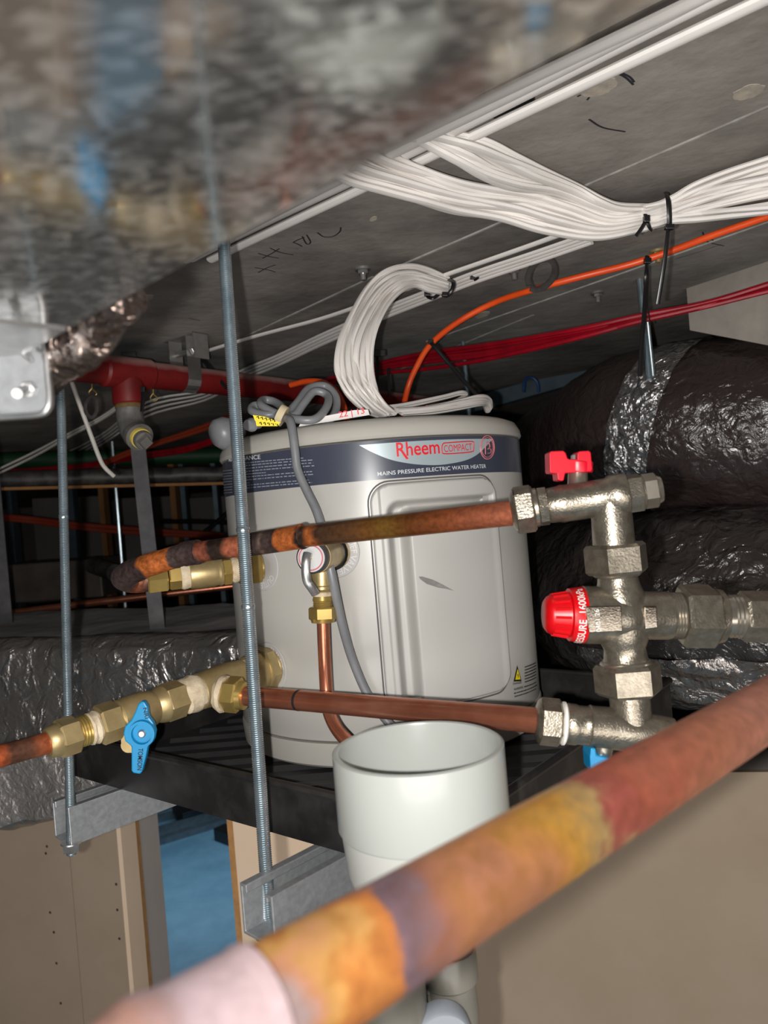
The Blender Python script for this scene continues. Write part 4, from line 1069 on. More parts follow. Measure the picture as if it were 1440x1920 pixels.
# trap elbow to the right of the drop
q0 = at(838, 1775, .495)
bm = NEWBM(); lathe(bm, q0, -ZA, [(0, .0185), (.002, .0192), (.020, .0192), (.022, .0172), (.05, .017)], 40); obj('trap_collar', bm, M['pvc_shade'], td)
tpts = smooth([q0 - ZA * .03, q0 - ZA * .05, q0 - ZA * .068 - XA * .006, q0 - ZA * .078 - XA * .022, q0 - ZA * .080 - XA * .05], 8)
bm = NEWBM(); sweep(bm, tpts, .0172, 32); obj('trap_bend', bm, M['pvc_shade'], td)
bm = NEWBM(); lathe(bm, at(826, 1928, .470), -FWD + XA * .1, [(0, .0185), (.012, .0185), (.014, .0170), (.0142, 0)], 40); obj('trap_cap', bm, M['pvc_cap'], td)
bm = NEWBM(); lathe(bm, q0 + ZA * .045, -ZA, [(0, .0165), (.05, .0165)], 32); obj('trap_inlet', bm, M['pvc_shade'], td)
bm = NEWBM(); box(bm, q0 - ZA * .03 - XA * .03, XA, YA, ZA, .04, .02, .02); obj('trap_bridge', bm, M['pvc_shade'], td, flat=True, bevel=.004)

# ================================================================== THREADED RODS AND STRUTS
def threaded(bm, p0, p1, r, pitch=.00175, n=14):
    L_ = (p1 - p0).length; k = int(L_ / pitch); prof = []
    for i in range(k): prof += [(i * pitch, r * .88), ((i + .5) * pitch, r)]
    prof.append((k * pitch, r * .88))
    return lathe(bm, p0, p1 - p0, prof, n)
def strut(name, label, p_end, u, length, near_top):
    """open-top C channel; p_end is the middle of the near end at the top"""
    v = ZA.cross(u); t = .0025; w_, h_ = .041, .041; lip = .0085; ld_ = .007
    o2 = [(-w_ / 2, 0), (-w_ / 2, -h_), (w_ / 2, -h_), (w_ / 2, 0), (w_ / 2 - lip, 0), (w_ / 2 - lip, -ld_), (w_ / 2 - lip + t, -ld_), (w_ / 2 - lip + t, -t), (w_ / 2 - t, -t), (w_ / 2 - t, -h_ + t),
          (-w_ / 2 + t, -h_ + t), (-w_ / 2 + t, -t), (-w_ / 2 + lip - t, -t), (-w_ / 2 + lip - t, -ld_), (-w_ / 2 + lip, -ld_), (-w_ / 2 + lip, 0)]
    bm = NEWBM(); prism(bm, [p_end + v * a + ZA * b for a, b in o2], u * length)
    return tag(obj(name, bm, M['strut'], flat=True, bevel=.0009), label, 'strut', 'struts under the drip tray')
su = Vector((math.cos(math.radians(47)), math.sin(math.radians(47)), 0)); sv = ZA.cross(su)
e2 = onz(478, 1668, -0.2855); e1 = onz(112, 1508, -0.2855)
strut('strut_channel', 'short galvanised open channel under the near front of the black tray', e2, su, .62, 0)
strut('strut_channel', 'galvanised open channel under the left rear corner of the black tray', e1, su, .62, 0)
def rodthing(label, ptop, pbot, r, coupler=None, name='threaded_rod', nut=True, group='zinc hanger rods'):
    t = thing(name, label, 'threaded rod', pbot, group)
    bm = NEWBM(); threaded(bm, pbot, ptop, r); obj('rod', bm, M['zinc'], t)
    ax = (ptop - pbot).normalized()
    if nut:
        for s in nut:
            bm = NEWBM(); hexnut(bm, pbot + ax * s, ax, .009, r * 1.75, 6, .3); obj('hex_nut', bm, M['steel'], t)
            bm = NEWBM(); lathe(bm, pbot + ax * (s + .009), ax, [(0, r * 2.1), (.0016, r * 2.1)], 24); obj('washer', bm, M['steel'], t)
    if coupler:
        for s in coupler:
            bm = NEWBM(); lathe(bm, pbot + ax * s, ax, [(0, r * .9), (.001, r * 1.02), (.004, r * 1.01), (.005, r * .9)], 14); obj('burred_thread', bm, M['zinc'], t)
    return t
rb2 = onz(500, 1668, -0.2855) ; rb2 = at(501, 1668, .615)
rt2 = at(416, 400, .655)
ax2 = (rt2 - rb2).normalized()
rodthing('threaded zinc rod in front of the heater, dropping to the near strut', rt2 + ax2 * .06, rb2 - ax2 * .05, .0057, (.28, .345), nut=(.004, ))
rb1 = at(132, 1512, .80); rt1 = at(111, 600, .80); ax1 = (rt1 - rb1).normalized()
rodthing('threaded zinc rod at far left dropping to the strut behind the brass valve', rt1 + ax1 * .08, rb1 - ax1 * .052, .0052, (.36,), nut=(.004, ))
# ================================================================== CABLES
def strands(upper, lower, depths, n, label, group, w_, name='electrical_cable', m=None, jit=.004, seed=1, ab=(1, .62), mix=.12, ns=9, cat='cable', res=8, twist=.0):
    """n cables spread between an upper and a lower guide line; every one an object of its own"""
    rnd = random.Random(seed); out = []
    k = len(upper)
    dep = depths if isinstance(depths, (list, tuple)) else [depths] * k
    off = [rnd.uniform(-1, 1) for _ in range(n)]
    for i in range(n):
        s = (i + .5) / n; ph = rnd.uniform(0, 6.28)
        pts = []
        for j in range(k):
            q = min(1, max(0, s + mix * math.sin(ph + j * .9) * (0 if j in (0, k - 1) else 1)))
            x = upper[j][0] + (lower[j][0] - upper[j][0]) * q; y = upper[j][1] + (lower[j][1] - upper[j][1]) * q
            dz = jit * (off[i] + .5 * math.sin(ph * 2 + j * 1.3))
            pts.append(at(x, y, dep[j] + dz))
        bm = NEWBM(); sweep(bm, smooth(pts, ns), w_ / 2, res, ab, ref=ZA)
        o = tag(obj(name, bm, m or M['cable']), label, cat, group); out.append(o)
    return out
# A: run along the slab past the duct edge
lone0, lone1 = ceil(1500, -33, .010), ceil(395, 487, .010)
bm = NEWBM(); sweep(bm, smooth([lone0.lerp(lone1, i / 10) for i in range(11)], 3), .0066, 10, (1, .6), ref=ZA)
tag(obj('electrical_cable', bm, M['cable']), 'single wide white flat cable on the slab, lowest of the run beside the duct', 'cable')
nv = Vector((DB.x, DB.y, 0)) * -1
for i in range(7):
    o_ = .029 + i * .0118
    a = lone0 + nv * (o_ + .006 * math.sin(i * 2.1)) - ZA * (.002 + .003 * (i % 3)) - DA * .1; b = lone1 + nv * (o_ * .95) - ZA * (.002 + .003 * ((i + 1) % 3))
    pts = [a.lerp(b, j / 8) + nv * (.0022 * math.sin(i * 1.7 + j * 1.1)) for j in range(9)]
    bm = NEWBM(); sweep(bm, smooth(pts, 6), .0062, 9, (1, .6), ref=ZA)
    tag(obj('electrical_cable', bm, M['cable']), 'white flat cable in the parallel ceiling run hugging the duct edge, top right', 'cable', 'white cables in the run along the duct edge')
# black saddle clips under that run
for (x0, y0, x1, y1, lab) in ((922, 222, 1000, 186, 'flat black clip between the ceiling cables beside the duct edge'), (948, 234, 990, 216, 'small black clip below the lone flat cable')):
    a, b = ceil(x0, y0, .006), ceil(x1, y1, .006); u = (b - a).normalized(); v = ZA.cross(u)
    bm = NEWBM(); box(bm, a.lerp(b, .5) + ZA * .003, u, v, ZA, (b - a).length, .008, .005)
    tag(obj('cable_clip', bm, M['black'], flat=True, bevel=.001), lab, 'clip')
# B: bundles falling from the duct edge to the tie and on to the right
strands([(770, 225), (820, 246), (905, 262), (970, 290), (1030, 318), (1090, 350), (1130, 374), (1160, 385), (1212, 386)],
        [(700, 240), (770, 262), (850, 305), (900, 332), (960, 352), (1040, 362), (1110, 390), (1160, 404), (1212, 412)],
        [.63, .645, .665, .695, .73, .765, .78, .795, .81], 9, 'white flat cable in the upper strand group sweeping down from duct to black ties', 'upper sagging group of white cables', .0098, seed=2, jit=.006, mix=.06, ns=7)
strands([(640, 240), (715, 284), (790, 318), (860, 342), (930, 352), (1010, 362), (1080, 380), (1145, 406), (1212, 400)],
        [(560, 290), (640, 334), (715, 357), (790, 380), (850, 400), (930, 414), (1020, 436), (1120, 446), (1212, 430)],
        [.64, .66, .69, .715, .74, .76, .775, .79, .80], 12, 'white flat cable in the broad lower group sagging from duct to black ties', 'lower sagging group of white cables', .0098, seed=5, jit=.006, mix=.07, ns=7)
strands([(1206, 388), (1235, 378), (1262, 366), (1300, 346), (1360, 324), (1440, 298), (1530, 268), (1950, 120)],
        [(1206, 431), (1235, 426), (1262, 418), (1310, 412), (1370, 405), (1440, 397), (1530, 388), (1950, 345)],
        [.80, .803, .804, .80, .78, .76, .735, .62], 14, 'white flat cable in the fanned bundle right of the black ties', 'white cables right of the ties', .0100, seed=8, jit=.006, mix=.06, ns=6)
# C: straight run further back on the slab
def ceil_run(pxs, off, w_, label, group=None, m=None):
    bm = NEWBM(); sweep(bm, smooth([ceil(x, y, off) for x, y in pxs], 5), w_ / 2, 9, (1, .62), ref=ZA)
    return tag(obj('electrical_cable', bm, m or M['cable']), label, 'cable', group)
ceil_run([(1060, 436), (1000, 458), (900, 493), (828, 518), (700, 564), (600, 598), (480, 630), (355, 668)], .008, .010, 'single white cable crossing the slab above the looped bundle, nearest of the straight run')
for i in range(4):
    dy = i * 6.2
    ceil_run([(1110, 436 + dy), (1000, 474 + dy), (892, 510 + dy), (800, 546 + dy), (699, 584 + dy + 2), (600, 626 + dy + 3), (520, 664 + dy + 3), (455, 690 + dy + 4), (383, 728 + dy + 4), (273, 755 + dy * 1.4), (190, 815 + dy), (117, 850 + dy * 1.2), (40, 858 + dy * 1.6), (-40, 900 + dy * 2)], .009 + .002 * (i % 2), .0088, 'white cable in the tight straight run crossing the slab behind the loop', 'white cables in the far straight run')
strands([(300, 690), (207, 770), (130, 812), (60, 848), (-20, 884)], [(300, 700), (207, 776), (130, 820), (60, 862), (-20, 900)], [1.55, 1.72, 1.85, 1.95, 2.0], 2, 'dusty white cable drooping towards the dark left end of the void', 'drooping cables at the left', .010, m=M['dusty_cable'], seed=4)
# D: the big loop to the heater top
lo_ = [(840, 520), (800, 503), (765, 496), (722, 504), (686, 535), (655, 590), (635, 640), (631, 690), (646, 733), (680, 768), (706, 780)]
li_ = [(836, 552), (806, 548), (780, 540), (756, 548), (730, 572), (708, 610), (697, 650), (697, 690), (706, 726), (722, 756), (742, 776)]
dl_ = [1.06, 1.03, 1.0, .965, .94, .91, .885, .87, .862, .868, .88]
strands(lo_, li_, dl_, 11, 'white flat cable in the thick loop hanging from the slab to the heater lid', 'looped white cables over the heater', .0078, seed=12, jit=.010, mix=.03, ns=8, ab=(1, .7))
# E: slack white cables lying on the lid
strands([(712, 762), (760, 757), (830, 742), (866, 733), (874, 740), (850, 752), (800, 762)], [(712, 772), (760, 764), (830, 748), (862, 740), (868, 744), (846, 756), (800, 768)], [.90, .93, .97, .99, 1.0, .96, .92], 2, 'white flat cable folded back in a hairpin on the heater lid', 'hairpin cables on the heater lid', .0075, seed=14, jit=.003)
strands([(740, 768), (800, 762), (860, 748), (900, 740), (916, 748), (919, 764)], [(760, 778), (810, 774), (860, 766), (896, 760), (908, 762), (914, 772)], [.87, .89, .92, .95, .98, 1.0], 5, 'white flat cable in the short slack bundle on the heater lid at right', 'slack cables on the heater lid', .0082, seed=15, jit=.005)
# F: grey cord coiled on the lid and hanging down the front
gc = [at(610, 795, .83), at(628, 775, .84), at(630, 745, .86), at(610, 724, .87), at(580, 728, .86), at(560, 752, .84), at(540, 778, .82), at(556, 786, .80), at(590, 786, .80), at(612, 764, .82), at(614, 742, .84), at(590, 734, .84), at(570, 756, .83), at(550, 780, .82),
      at(520, 776, .82), at(490, 760, .83), at(494, 750, .85), at(516, 754, .85), at(532, 770, .83), at(500, 778, .82), at(472, 770, .83), at(480, 760, .84), at(510, 772, .83), at(536, 784, .80),
      at(544, 790, .785), at(549, 815, .778), at(553, 845, .776), at(558, 880, .775), at(574, 918, .772), at(592, 955, .768), at(603, 990, .762), at(612, 1035, .742), at(622, 1080, .738), at(632, 1130, .745), at(645, 1185, .755), at(662, 1240, .765), at(688, 1300, .768), at(720, 1345, .76), at(760, 1390, .75)]
bm = NEWBM(); sweep(bm, smooth(gc, 7), .0046, 12)
tag(obj('power_cord', bm, M['grey_cable']), 'grey power cord coiled on the heater lid and hanging down its front', 'cord')
bm = NEWBM(); lathe(bm, at(522, 776, .806), at(534, 782, .806) - at(522, 776, .806), [(0, .0115), (.0075, .0115)], 20)
tag(obj('tape_wrap', bm, M['beige_tape']), 'beige tape wrapped round the coiled grey cord', 'tape')
for i, (pp_, lab) in enumerate(((((474, 778), (496, 781), (527, 792), (522, 795), (478, 789)), 'upper yellow printed cable tag beside the grey coil'), (((479, 789), (500, 790), (524, 795), (520, 799), (481, 799)), 'lower yellow printed cable tag beside the grey coil'))):
    o = tag(obj('cable_tag', outline(pp_, .800 + i * .002 - .002, .0012), M['yellow'], flat=True), lab, 'tag')
    for k in range(5):
        x = pp_[0][0] + 7 + k * 7.5; y = pp_[0][1] + 3 + k * (1.4 if i == 0 else .4) + 1.5
        bm = NEWBM(); sweep(bm, [at(x, y, .7975 + i * .002), at(x + 3, y - 2, .7975 + i * .002), at(x + 4.5, y + 3, .7975 + i * .002)], .0006, 4); obj('black_mark', bm, M['black_print'], o)
bm = NEWBM(); f = Fit(at(464, 797, .815), at(482, 796, .83)); f.turn(bm, [(0, 0), (0, 10), (.3, 13), (.5, 13), (.55, 9), (1.2, 8)], 24)
tag(obj('cord_gland', bm, M['grey_cable']), 'small round grey plug beside the yellow tags on the lid', 'plug')
wb = obj('paper_label', outline([(566, 789), (664, 769), (690, 768), (693, 778), (560, 800)], .815, .0008), M['paper'], flat=True)
tag(wb, 'white handwritten paper label lying at the lid edge below the loop', 'label')
flat_text('red_writing', '22 | 13', (636, 783), (684, 775), 11, .8144, M['red_print'], wb, .01)
# orange cable
oc = [at(1950, 250, .74), at(1520, 380, .88), at(1440, 406, .915), at(1340, 440, .955), at(1260, 470, .99), at(1180, 496, 1.015), at(1100, 516, 1.03), at(1010, 540, 1.06), at(930, 566, 1.12), at(860, 603, 1.15), at(808, 645, 1.18), at(780, 690, 1.2), at(764, 730, 1.21), at(755, 780, 1.2), at(752, 850, 1.19)]
bm = NEWBM(); sweep(bm, smooth(oc, 7), .0046, 12); tag(obj('orange_cable', bm, M['orange']), 'orange round cable crossing below the slab and diving behind the heater', 'cable')
oc = [at(545, 722, 1.22), at(575, 715, 1.2), at(605, 717, 1.18), at(628, 732, 1.15), at(642, 755, 1.12), at(650, 785, 1.1)]
bm = NEWBM(); sweep(bm, smooth(oc, 7), .0046, 12); tag(obj('orange_cable', bm, M['orange']), 'short orange cable hooping behind the grey coil', 'cable')
# red bundle
strands([(1950, 405), (1520, 505), (1440, 530), (1320, 566), (1200, 588), (1100, 612), (1000, 632), (900, 648), (800, 660), (700, 680), (600, 715)],
        [(1950, 440), (1520, 530), (1440, 548), (1320, 578), (1200, 606), (1100, 632), (1000, 655), (900, 676), (800, 692), (700, 705), (600, 725)],
        [.84, 1.02, 1.03, 1.05, 1.08, 1.12, 1.18, 1.26, 1.36, 1.46, 1.56], 5, 'red cable in the thin red bundle strung below the slab at right', 'red cables across the right', .0075, m=M['red_cable'], seed=21, jit=.008, ab=(1, 1), mix=.12)
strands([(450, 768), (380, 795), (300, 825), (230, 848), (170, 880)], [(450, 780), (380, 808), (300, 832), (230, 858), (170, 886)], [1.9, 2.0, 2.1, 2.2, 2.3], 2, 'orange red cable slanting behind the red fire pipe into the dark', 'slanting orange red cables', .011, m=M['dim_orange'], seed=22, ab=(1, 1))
strands([(440, 806), (350, 836), (250, 850), (150, 868), (20, 880)], [(440, 815), (350, 846), (250, 862), (150, 880), (20, 892)], [2.1, 2.2, 2.4, 2.5, 2.6], 2, 'dark red cable deep in the void behind the steel strap', 'dark red cables in the void', .012, m=M['red_cable'], seed=23, ab=(1, 1))
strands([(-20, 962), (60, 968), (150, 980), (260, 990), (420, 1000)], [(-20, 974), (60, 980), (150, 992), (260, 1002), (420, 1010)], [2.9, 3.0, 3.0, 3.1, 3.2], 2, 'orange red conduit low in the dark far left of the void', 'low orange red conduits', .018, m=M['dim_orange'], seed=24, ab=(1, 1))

# ---- cable ties
def tie(label, parts, m='black', head=None, hd=None):
    p0 = parts[0][0][0]
    t = thing('cable_tie', label, 'cable tie', p0)
    for nm, pts, w_, th in ((('strap', *parts[0][0:3]),) if False else [(p[3], p[0], p[1], p[2]) for p in parts]):
        bm = NEWBM(); sweep(bm, smooth(pts, 6), w_ / 2, 8, (1, th), ref=(FWD)); obj(nm, bm, M[m], t)
    if head:
        bm = NEWBM(); box(bm, at(head[0], head[1], hd), RGT, FWD, UPV, head[2] / F * hd, .006, head[3] / F * hd); obj('head', bm, M[m], t, flat=True, bevel=.0008)
    return t
tie('long black cable tie strapped round the white bundle with hanging tail', [([at(1249, 362, .80), at(1253, 375, .785), at(1255, 400, .785), at(1255, 424, .79)], .0055, .35, 'strap'), ([at(1254, 424, .787), at(1250, 460, .785), at(1243, 510, .79), at(1233, 570, .80)], .0048, .35, 'tail'), ], head=(1255, 426, 17, 9), hd=.785)
tie('short black cable tie knotted under the white bundle left of the long tie', [([at(1210, 402, .785), at(1212, 412, .782), at(1218, 426, .785), at(1222, 431, .79)], .0045, .4, 'strap'), ([at(1211, 414, .780), at(1203, 428, .776), at(1193, 442, .772)], .004, .4, 'tail')], head=(1212, 411, 11, 13), hd=.780)
tie('black cable tie hanging straight down from the orange cable over the duct', [([at(1214, 480, 1.0), at(1213, 490, 1.0), at(1212, 520, 1.02), at(1208, 590, 1.015), at(1203, 650, 1.01), at(1200, 705, 1.005)], .0066, .35, 'tail'), ([at(1218, 500, 1.04), at(1214, 560, 1.05), at(1219, 610, 1.05)], .002, .6, 'tail')], head=(1214, 489, 13, 10), hd=1.0)
tie('black cable tie slanting down from the bend of the orange cable', [([at(805, 640, 1.17), at(815, 650, 1.165), at(845, 685, 1.16), at(875, 720, 1.15), at(905, 752, 1.14)], .0066, .4, 'tail')], head=(808, 641, 10, 9), hd=1.17)
tie('black cable tie gripping the far straight cable run at the slab', [([at(882, 513, 1.07), at(890, 516, 1.065), at(894, 524, 1.07)], .009, .4, 'strap')], head=(886, 517, 9, 13), hd=1.062)
tie('black cable tie looped round the neck of the white cable loop', [([at(842, 524, 1.05), at(850, 530, 1.035), at(848, 542, 1.03), at(838, 554, 1.035), at(830, 552, 1.05)], .006, .4, 'strap')], head=(834, 552, 11, 8), hd=1.03)
tie('small black cable tie under the white loop neck at left', [([at(800, 546, 1.06), at(802, 556, 1.05), at(812, 559, 1.045), at(822, 552, 1.05)], .005, .4, 'strap')], head=(801, 550, 11, 10), hd=1.045)
tie('black cable tie holding a white cable left of the near threaded rod', [([at(366, 656, 1.38), at(372, 664, 1.37), at(385, 680, 1.36), at(405, 705, 1.35), at(425, 728, 1.34)], .007, .4, 'tail')], head=(370, 664, 11, 9), hd=1.365)
tie('black cable tie hanging from the red bundle behind the cable loop', [([at(706, 660, 1.36), at(708, 690, 1.35), at(706, 740, 1.34)], .006, .4, 'tail'), ([at(728, 690, 1.36), at(730, 740, 1.35)], .005, .4, 'tail')], head=(712, 662, 22, 12), hd=1.35)
tie('black cable tie hanging below the red fire pipe branch', [([at(267, 728, 1.16), at(268, 745, 1.155), at(266, 772, 1.15)], .006, .4, 'tail')], head=(268, 730, 8, 10), hd=1.155)
# velcro hoops on the slab
def hoop(label, pxs, d, w_, m='velcro'):
    pts = smooth([at(x, y, d) for x, y in pxs], 6)
    bm = NEWBM(); sweep(bm, pts, w_ / 2, 8, (1, .4), ref=FWD); return tag(obj('cable_hoop', bm, M[m]), label, 'hoop')
hoop('dark grey hook and loop hoop hanging round the orange cable', [(992, 535), (990, 520), (998, 500), (1012, 488), (1030, 486), (1040, 498), (1038, 518), (1024, 535), (1006, 543), (994, 540)], 1.03, .009)
hoop('small grey hoop hanging under the red fire pipe at left', [(170, 742), (162, 752), (160, 768), (166, 780), (174, 782), (181, 770), (180, 750), (172, 742)], 1.16, .006)

# ================================================================== CEILING ANCHORS
def anchor(px, py, label, m='steel', L_=.018, r=.0042, washer=True):
    p = ceil(px, py); t = thing('ceiling_anchor', label, 'anchor', p, 'anchors in the slab')
    bm = NEWBM(); lathe(bm, p + ZA * .002, -ZA, [(0, r), (L_, r), (L_ + .001, r * .7)], 12); obj('stud_bolt', bm, M[m], t)
    bm = NEWBM(); hexnut(bm, p - ZA * .003, -ZA, .005, r * 1.8); obj('hex_nut', bm, M[m], t)
    if washer:
        bm = NEWBM(); lathe(bm, p + ZA * .001, -ZA, [(0, r * 2.6), (.004, r * 2.6)], 16); obj('washer', bm, M[m], t)
for px, py, lab, mm in ((680, 503, 'small steel anchor on the slab above the white loop', 'steel'), (963, 503, 'small steel stud anchor left of the dark hoop', 'iron'), (1120, 548, 'steel stud anchor below the orange cable', 'iron'), (1233, 470, 'brass coloured anchor screw behind the orange cable', 'brass'),
                        (1030, 362, 'brass coloured screw peeping from the sagging white cables', 'brass'), (868, 648, 'zinc anchor above the red bundle at centre', 'zinc'), (245, 662, 'dark anchor with winged nut above the red pipe', 'iron')):
    anchor(px, py, lab, mm)
p0 = ceil(868, 640); rodthing('short zinc rod hanging behind the heater lid at centre', p0, p0 - ZA * .16, .005, nut=None, group=None)
p0 = at(1200, 524, 1.18); rodthing('zinc rod hanging from the slab into the silver tape of the upper duct', at(1199, 523, 1.185), at(1217, 712, 1.165), .0052, nut=None, group=None)
p0 = at(1210, 600, 1.2); rodthing('second zinc rod close behind the first above the duct tape', at(1212, 590, 1.20), at(1224, 706, 1.175), .0042, nut=None, group=None)
# blue clip on the far rail
bm = NEWBM(); a, b = at(930, 748, 2.2), at(1080, 705, 2.05); u = (b - a).normalized(); v = ZA.cross(u)
box(bm, a.lerp(b, .5), u, v, ZA, (b - a).length + .5, .03, .045); tag(obj('steel_rail', bm, M['stud'], flat=True, bevel=.002), 'dim blue steel rail in the dark beyond the heater right edge', 'rail')
bm = NEWBM(); sweep(bm, smooth([at(982, 735, 2.0), at(985, 712, 2.0), at(998, 708, 2.0), at(1008, 718, 2.0), at(1010, 735, 2.0)], 5), .004, 8); tag(obj('cable_clip', bm, M['blue_tie']), 'blue plastic clip on the dim rail beyond the heater', 'clip')
bm = NEWBM(); sweep(bm, smooth([at(310, 500, 1.02), at(330, 494, 1.0), at(345, 500, .99)], 4), .004, 8); tag(obj('cable_clip', bm, M['blue_tie']), 'blue clip peeping from under the duct edge', 'clip')

# ================================================================== RED FIRE PIPE
r0, r1 = at(60, 674, 1.09), at(760, 768, 1.78)
r0 = onz(128, 687, .262); r1 = onz(640, 742, .262)
rdv = (r1 - r0).normalized(); r0 = r0 - rdv * .25; r1 = r1 + rdv * .35
fp = thing('fire_sprinkler_pipe', 'red painted steel fire pipe slung under the slab at left', 'pipe', r0.lerp(r1, .4))
PRAD = .0225
bm = NEWBM(); sweep(bm, [r0.lerp(r1, i / 20) for i in range(21)], PRAD, 28); obj('main_tube', bm, M['fire_red'], fp)
def on_pipe(px):
    lo, hi = 0, 1
    for _ in range(40):
        m_ = (lo + hi) / 2
        if pix(r0.lerp(r1, m_))[0] < px: lo = m_
        else: hi = m_
    return r0.lerp(r1, lo)
tp0 = on_pipe(237)
bm = NEWBM(); lathe(bm, tp0 + rdv * -.045, rdv, [(0, PRAD), (.004, PRAD + .0035), (.086, PRAD + .0035), (.09, PRAD)], 28)
lathe(bm, tp0, -ZA, [(0, PRAD), (.02, PRAD + .003), (.05, PRAD + .003), (.052, PRAD + .001)], 28); obj('tee_piece', bm, M['fire_red'], fp)
bm = NEWBM(); lathe(bm, tp0 - ZA * .051, -ZA, [(0, .021), (.003, .0225), (.007, .0225), (.009, .020)], 24); obj('thread_joint', bm, M['rusty'], fp)
eb = tp0 - ZA * .058
pd = (at(275, 798, eb.y - .04) - at(247, 785, eb.y)).normalized()
ep = smooth([eb, eb - ZA * .014, eb - ZA * .030 + pd * .006, eb - ZA * .038 + pd * .018, eb - ZA * .041 + pd * .032], 6)
bm = NEWBM(); sweep(bm, ep, [.0215] * (len(ep) - 6) + [.0225] * 6, 28); obj('elbow', bm, M['iron'], fp)
e1_ = ep[-1]; pdd = (ep[-1] - ep[-3]).normalized()
bm = NEWBM(); lathe(bm, e1_, pdd, [(0, .0165), (.004, .017), (.008, .0165)], 24); obj('yellow_seal', bm, M['yellow_seal'], fp)
bm = NEWBM(); lathe(bm, e1_ + pdd * .007, pdd, [(0, .015), (.005, .0155), (.009, .0140)], 24); lathe(bm, e1_ + pdd * .014, pdd, [(0, .0125), (.012, .0115), (.013, .0105)], 4, .5); obj('square_plug', bm, M['galvstrap'], fp)
# strap hanger
hp_ = on_pipe(350)
hv = ZA.cross(rdv)
hg = thing('pipe_hanger', 'galvanised strap hanger gripping the red pipe from the slab', 'hanger', hp_ + ZA * .07)
hgp = [hp_ + ZA * .072 - hv * .034, hp_ + ZA * .03 - hv * .028]
arcp = [hp_ - hv * ((PRAD + .0015) * math.cos(a)) - ZA * ((PRAD + .0015) * math.sin(a)) for a in [PI * i / 14 for i in range(15)]]
full = [hp_ + ZA * .074 - hv * (PRAD + .0015)] + [hp_ + ZA * .035 - hv * (PRAD + .0015)] + arcp + [hp_ + ZA * .035 + hv * (PRAD + .0015), hp_ + ZA * .074 + hv * (PRAD + .0015)]
bm = NEWBM(); sweep(bm, full, .0013, 4, (11, 1), ref=None)
bm.free(); bm = NEWBM()
prev = None
for p in full:
    q = [bm.verts.new(p + rdv * s) for s in (-.014, .014)]
    if prev: bm.faces.new((prev[0], prev[1], q[1], q[0]))
    prev = q
bmesh.ops.solidify(bm, geom=bm.faces[:], thickness=.0018)
obj('strap_loop', bm, M['galvstrap'], hg, flat=True)
bm = NEWBM(); lathe(bm, hp_ + ZA * .046 - hv * .03, hv, [(0, .005), (.06, .005)], 12); hexnut(bm, hp_ + ZA * .046 - hv * .034, hv, .008, .010); hexnut(bm, hp_ + ZA * .046 + hv * .026, hv, .008, .010); obj('clamp_bolt', bm, M['steel'], hg)
bm = NEWBM(); box(bm, hp_ + ZA * .0715 - hv * .005, rdv, hv, ZA, .03, .085, .003); box(bm, hp_ + ZA * .05 - hv * .046, rdv, hv, ZA, .03, .003, .045); obj('angle_bracket', bm, M['galvstrap'], hg, flat=True)
# brass wire clips under the red pipe
for px, lab in ((170, 'tiny brass wire clip under the red pipe at left'), (285, 'tiny brass wire clip under the red pipe by the hanger')):
    p = on_pipe(px) - ZA * (PRAD + .001)
    bm = NEWBM(); sweep(bm, smooth([p, p - ZA * .008, p - ZA * .016 + XA * .006, p - ZA * .020 - XA * .001, p - ZA * .014 - XA * .006, p - ZA * .006], 5), .0011, 6); tag(obj('wire_clip', bm, M['brass_bright']), lab, 'clip')
# drooping grey flex
bm = NEWBM(); sweep(bm, smooth([at(133, 712, 1.16), at(150, 760, 1.18), at(172, 820, 1.2), at(188, 862, 1.22), at(198, 878, 1.23), at(214, 893, 1.24)], 7), .0035, 8); tag(obj('grey_flex', bm, M['dusty_cable']), 'thin grey flex drooping down from the red pipe at left', 'cable')

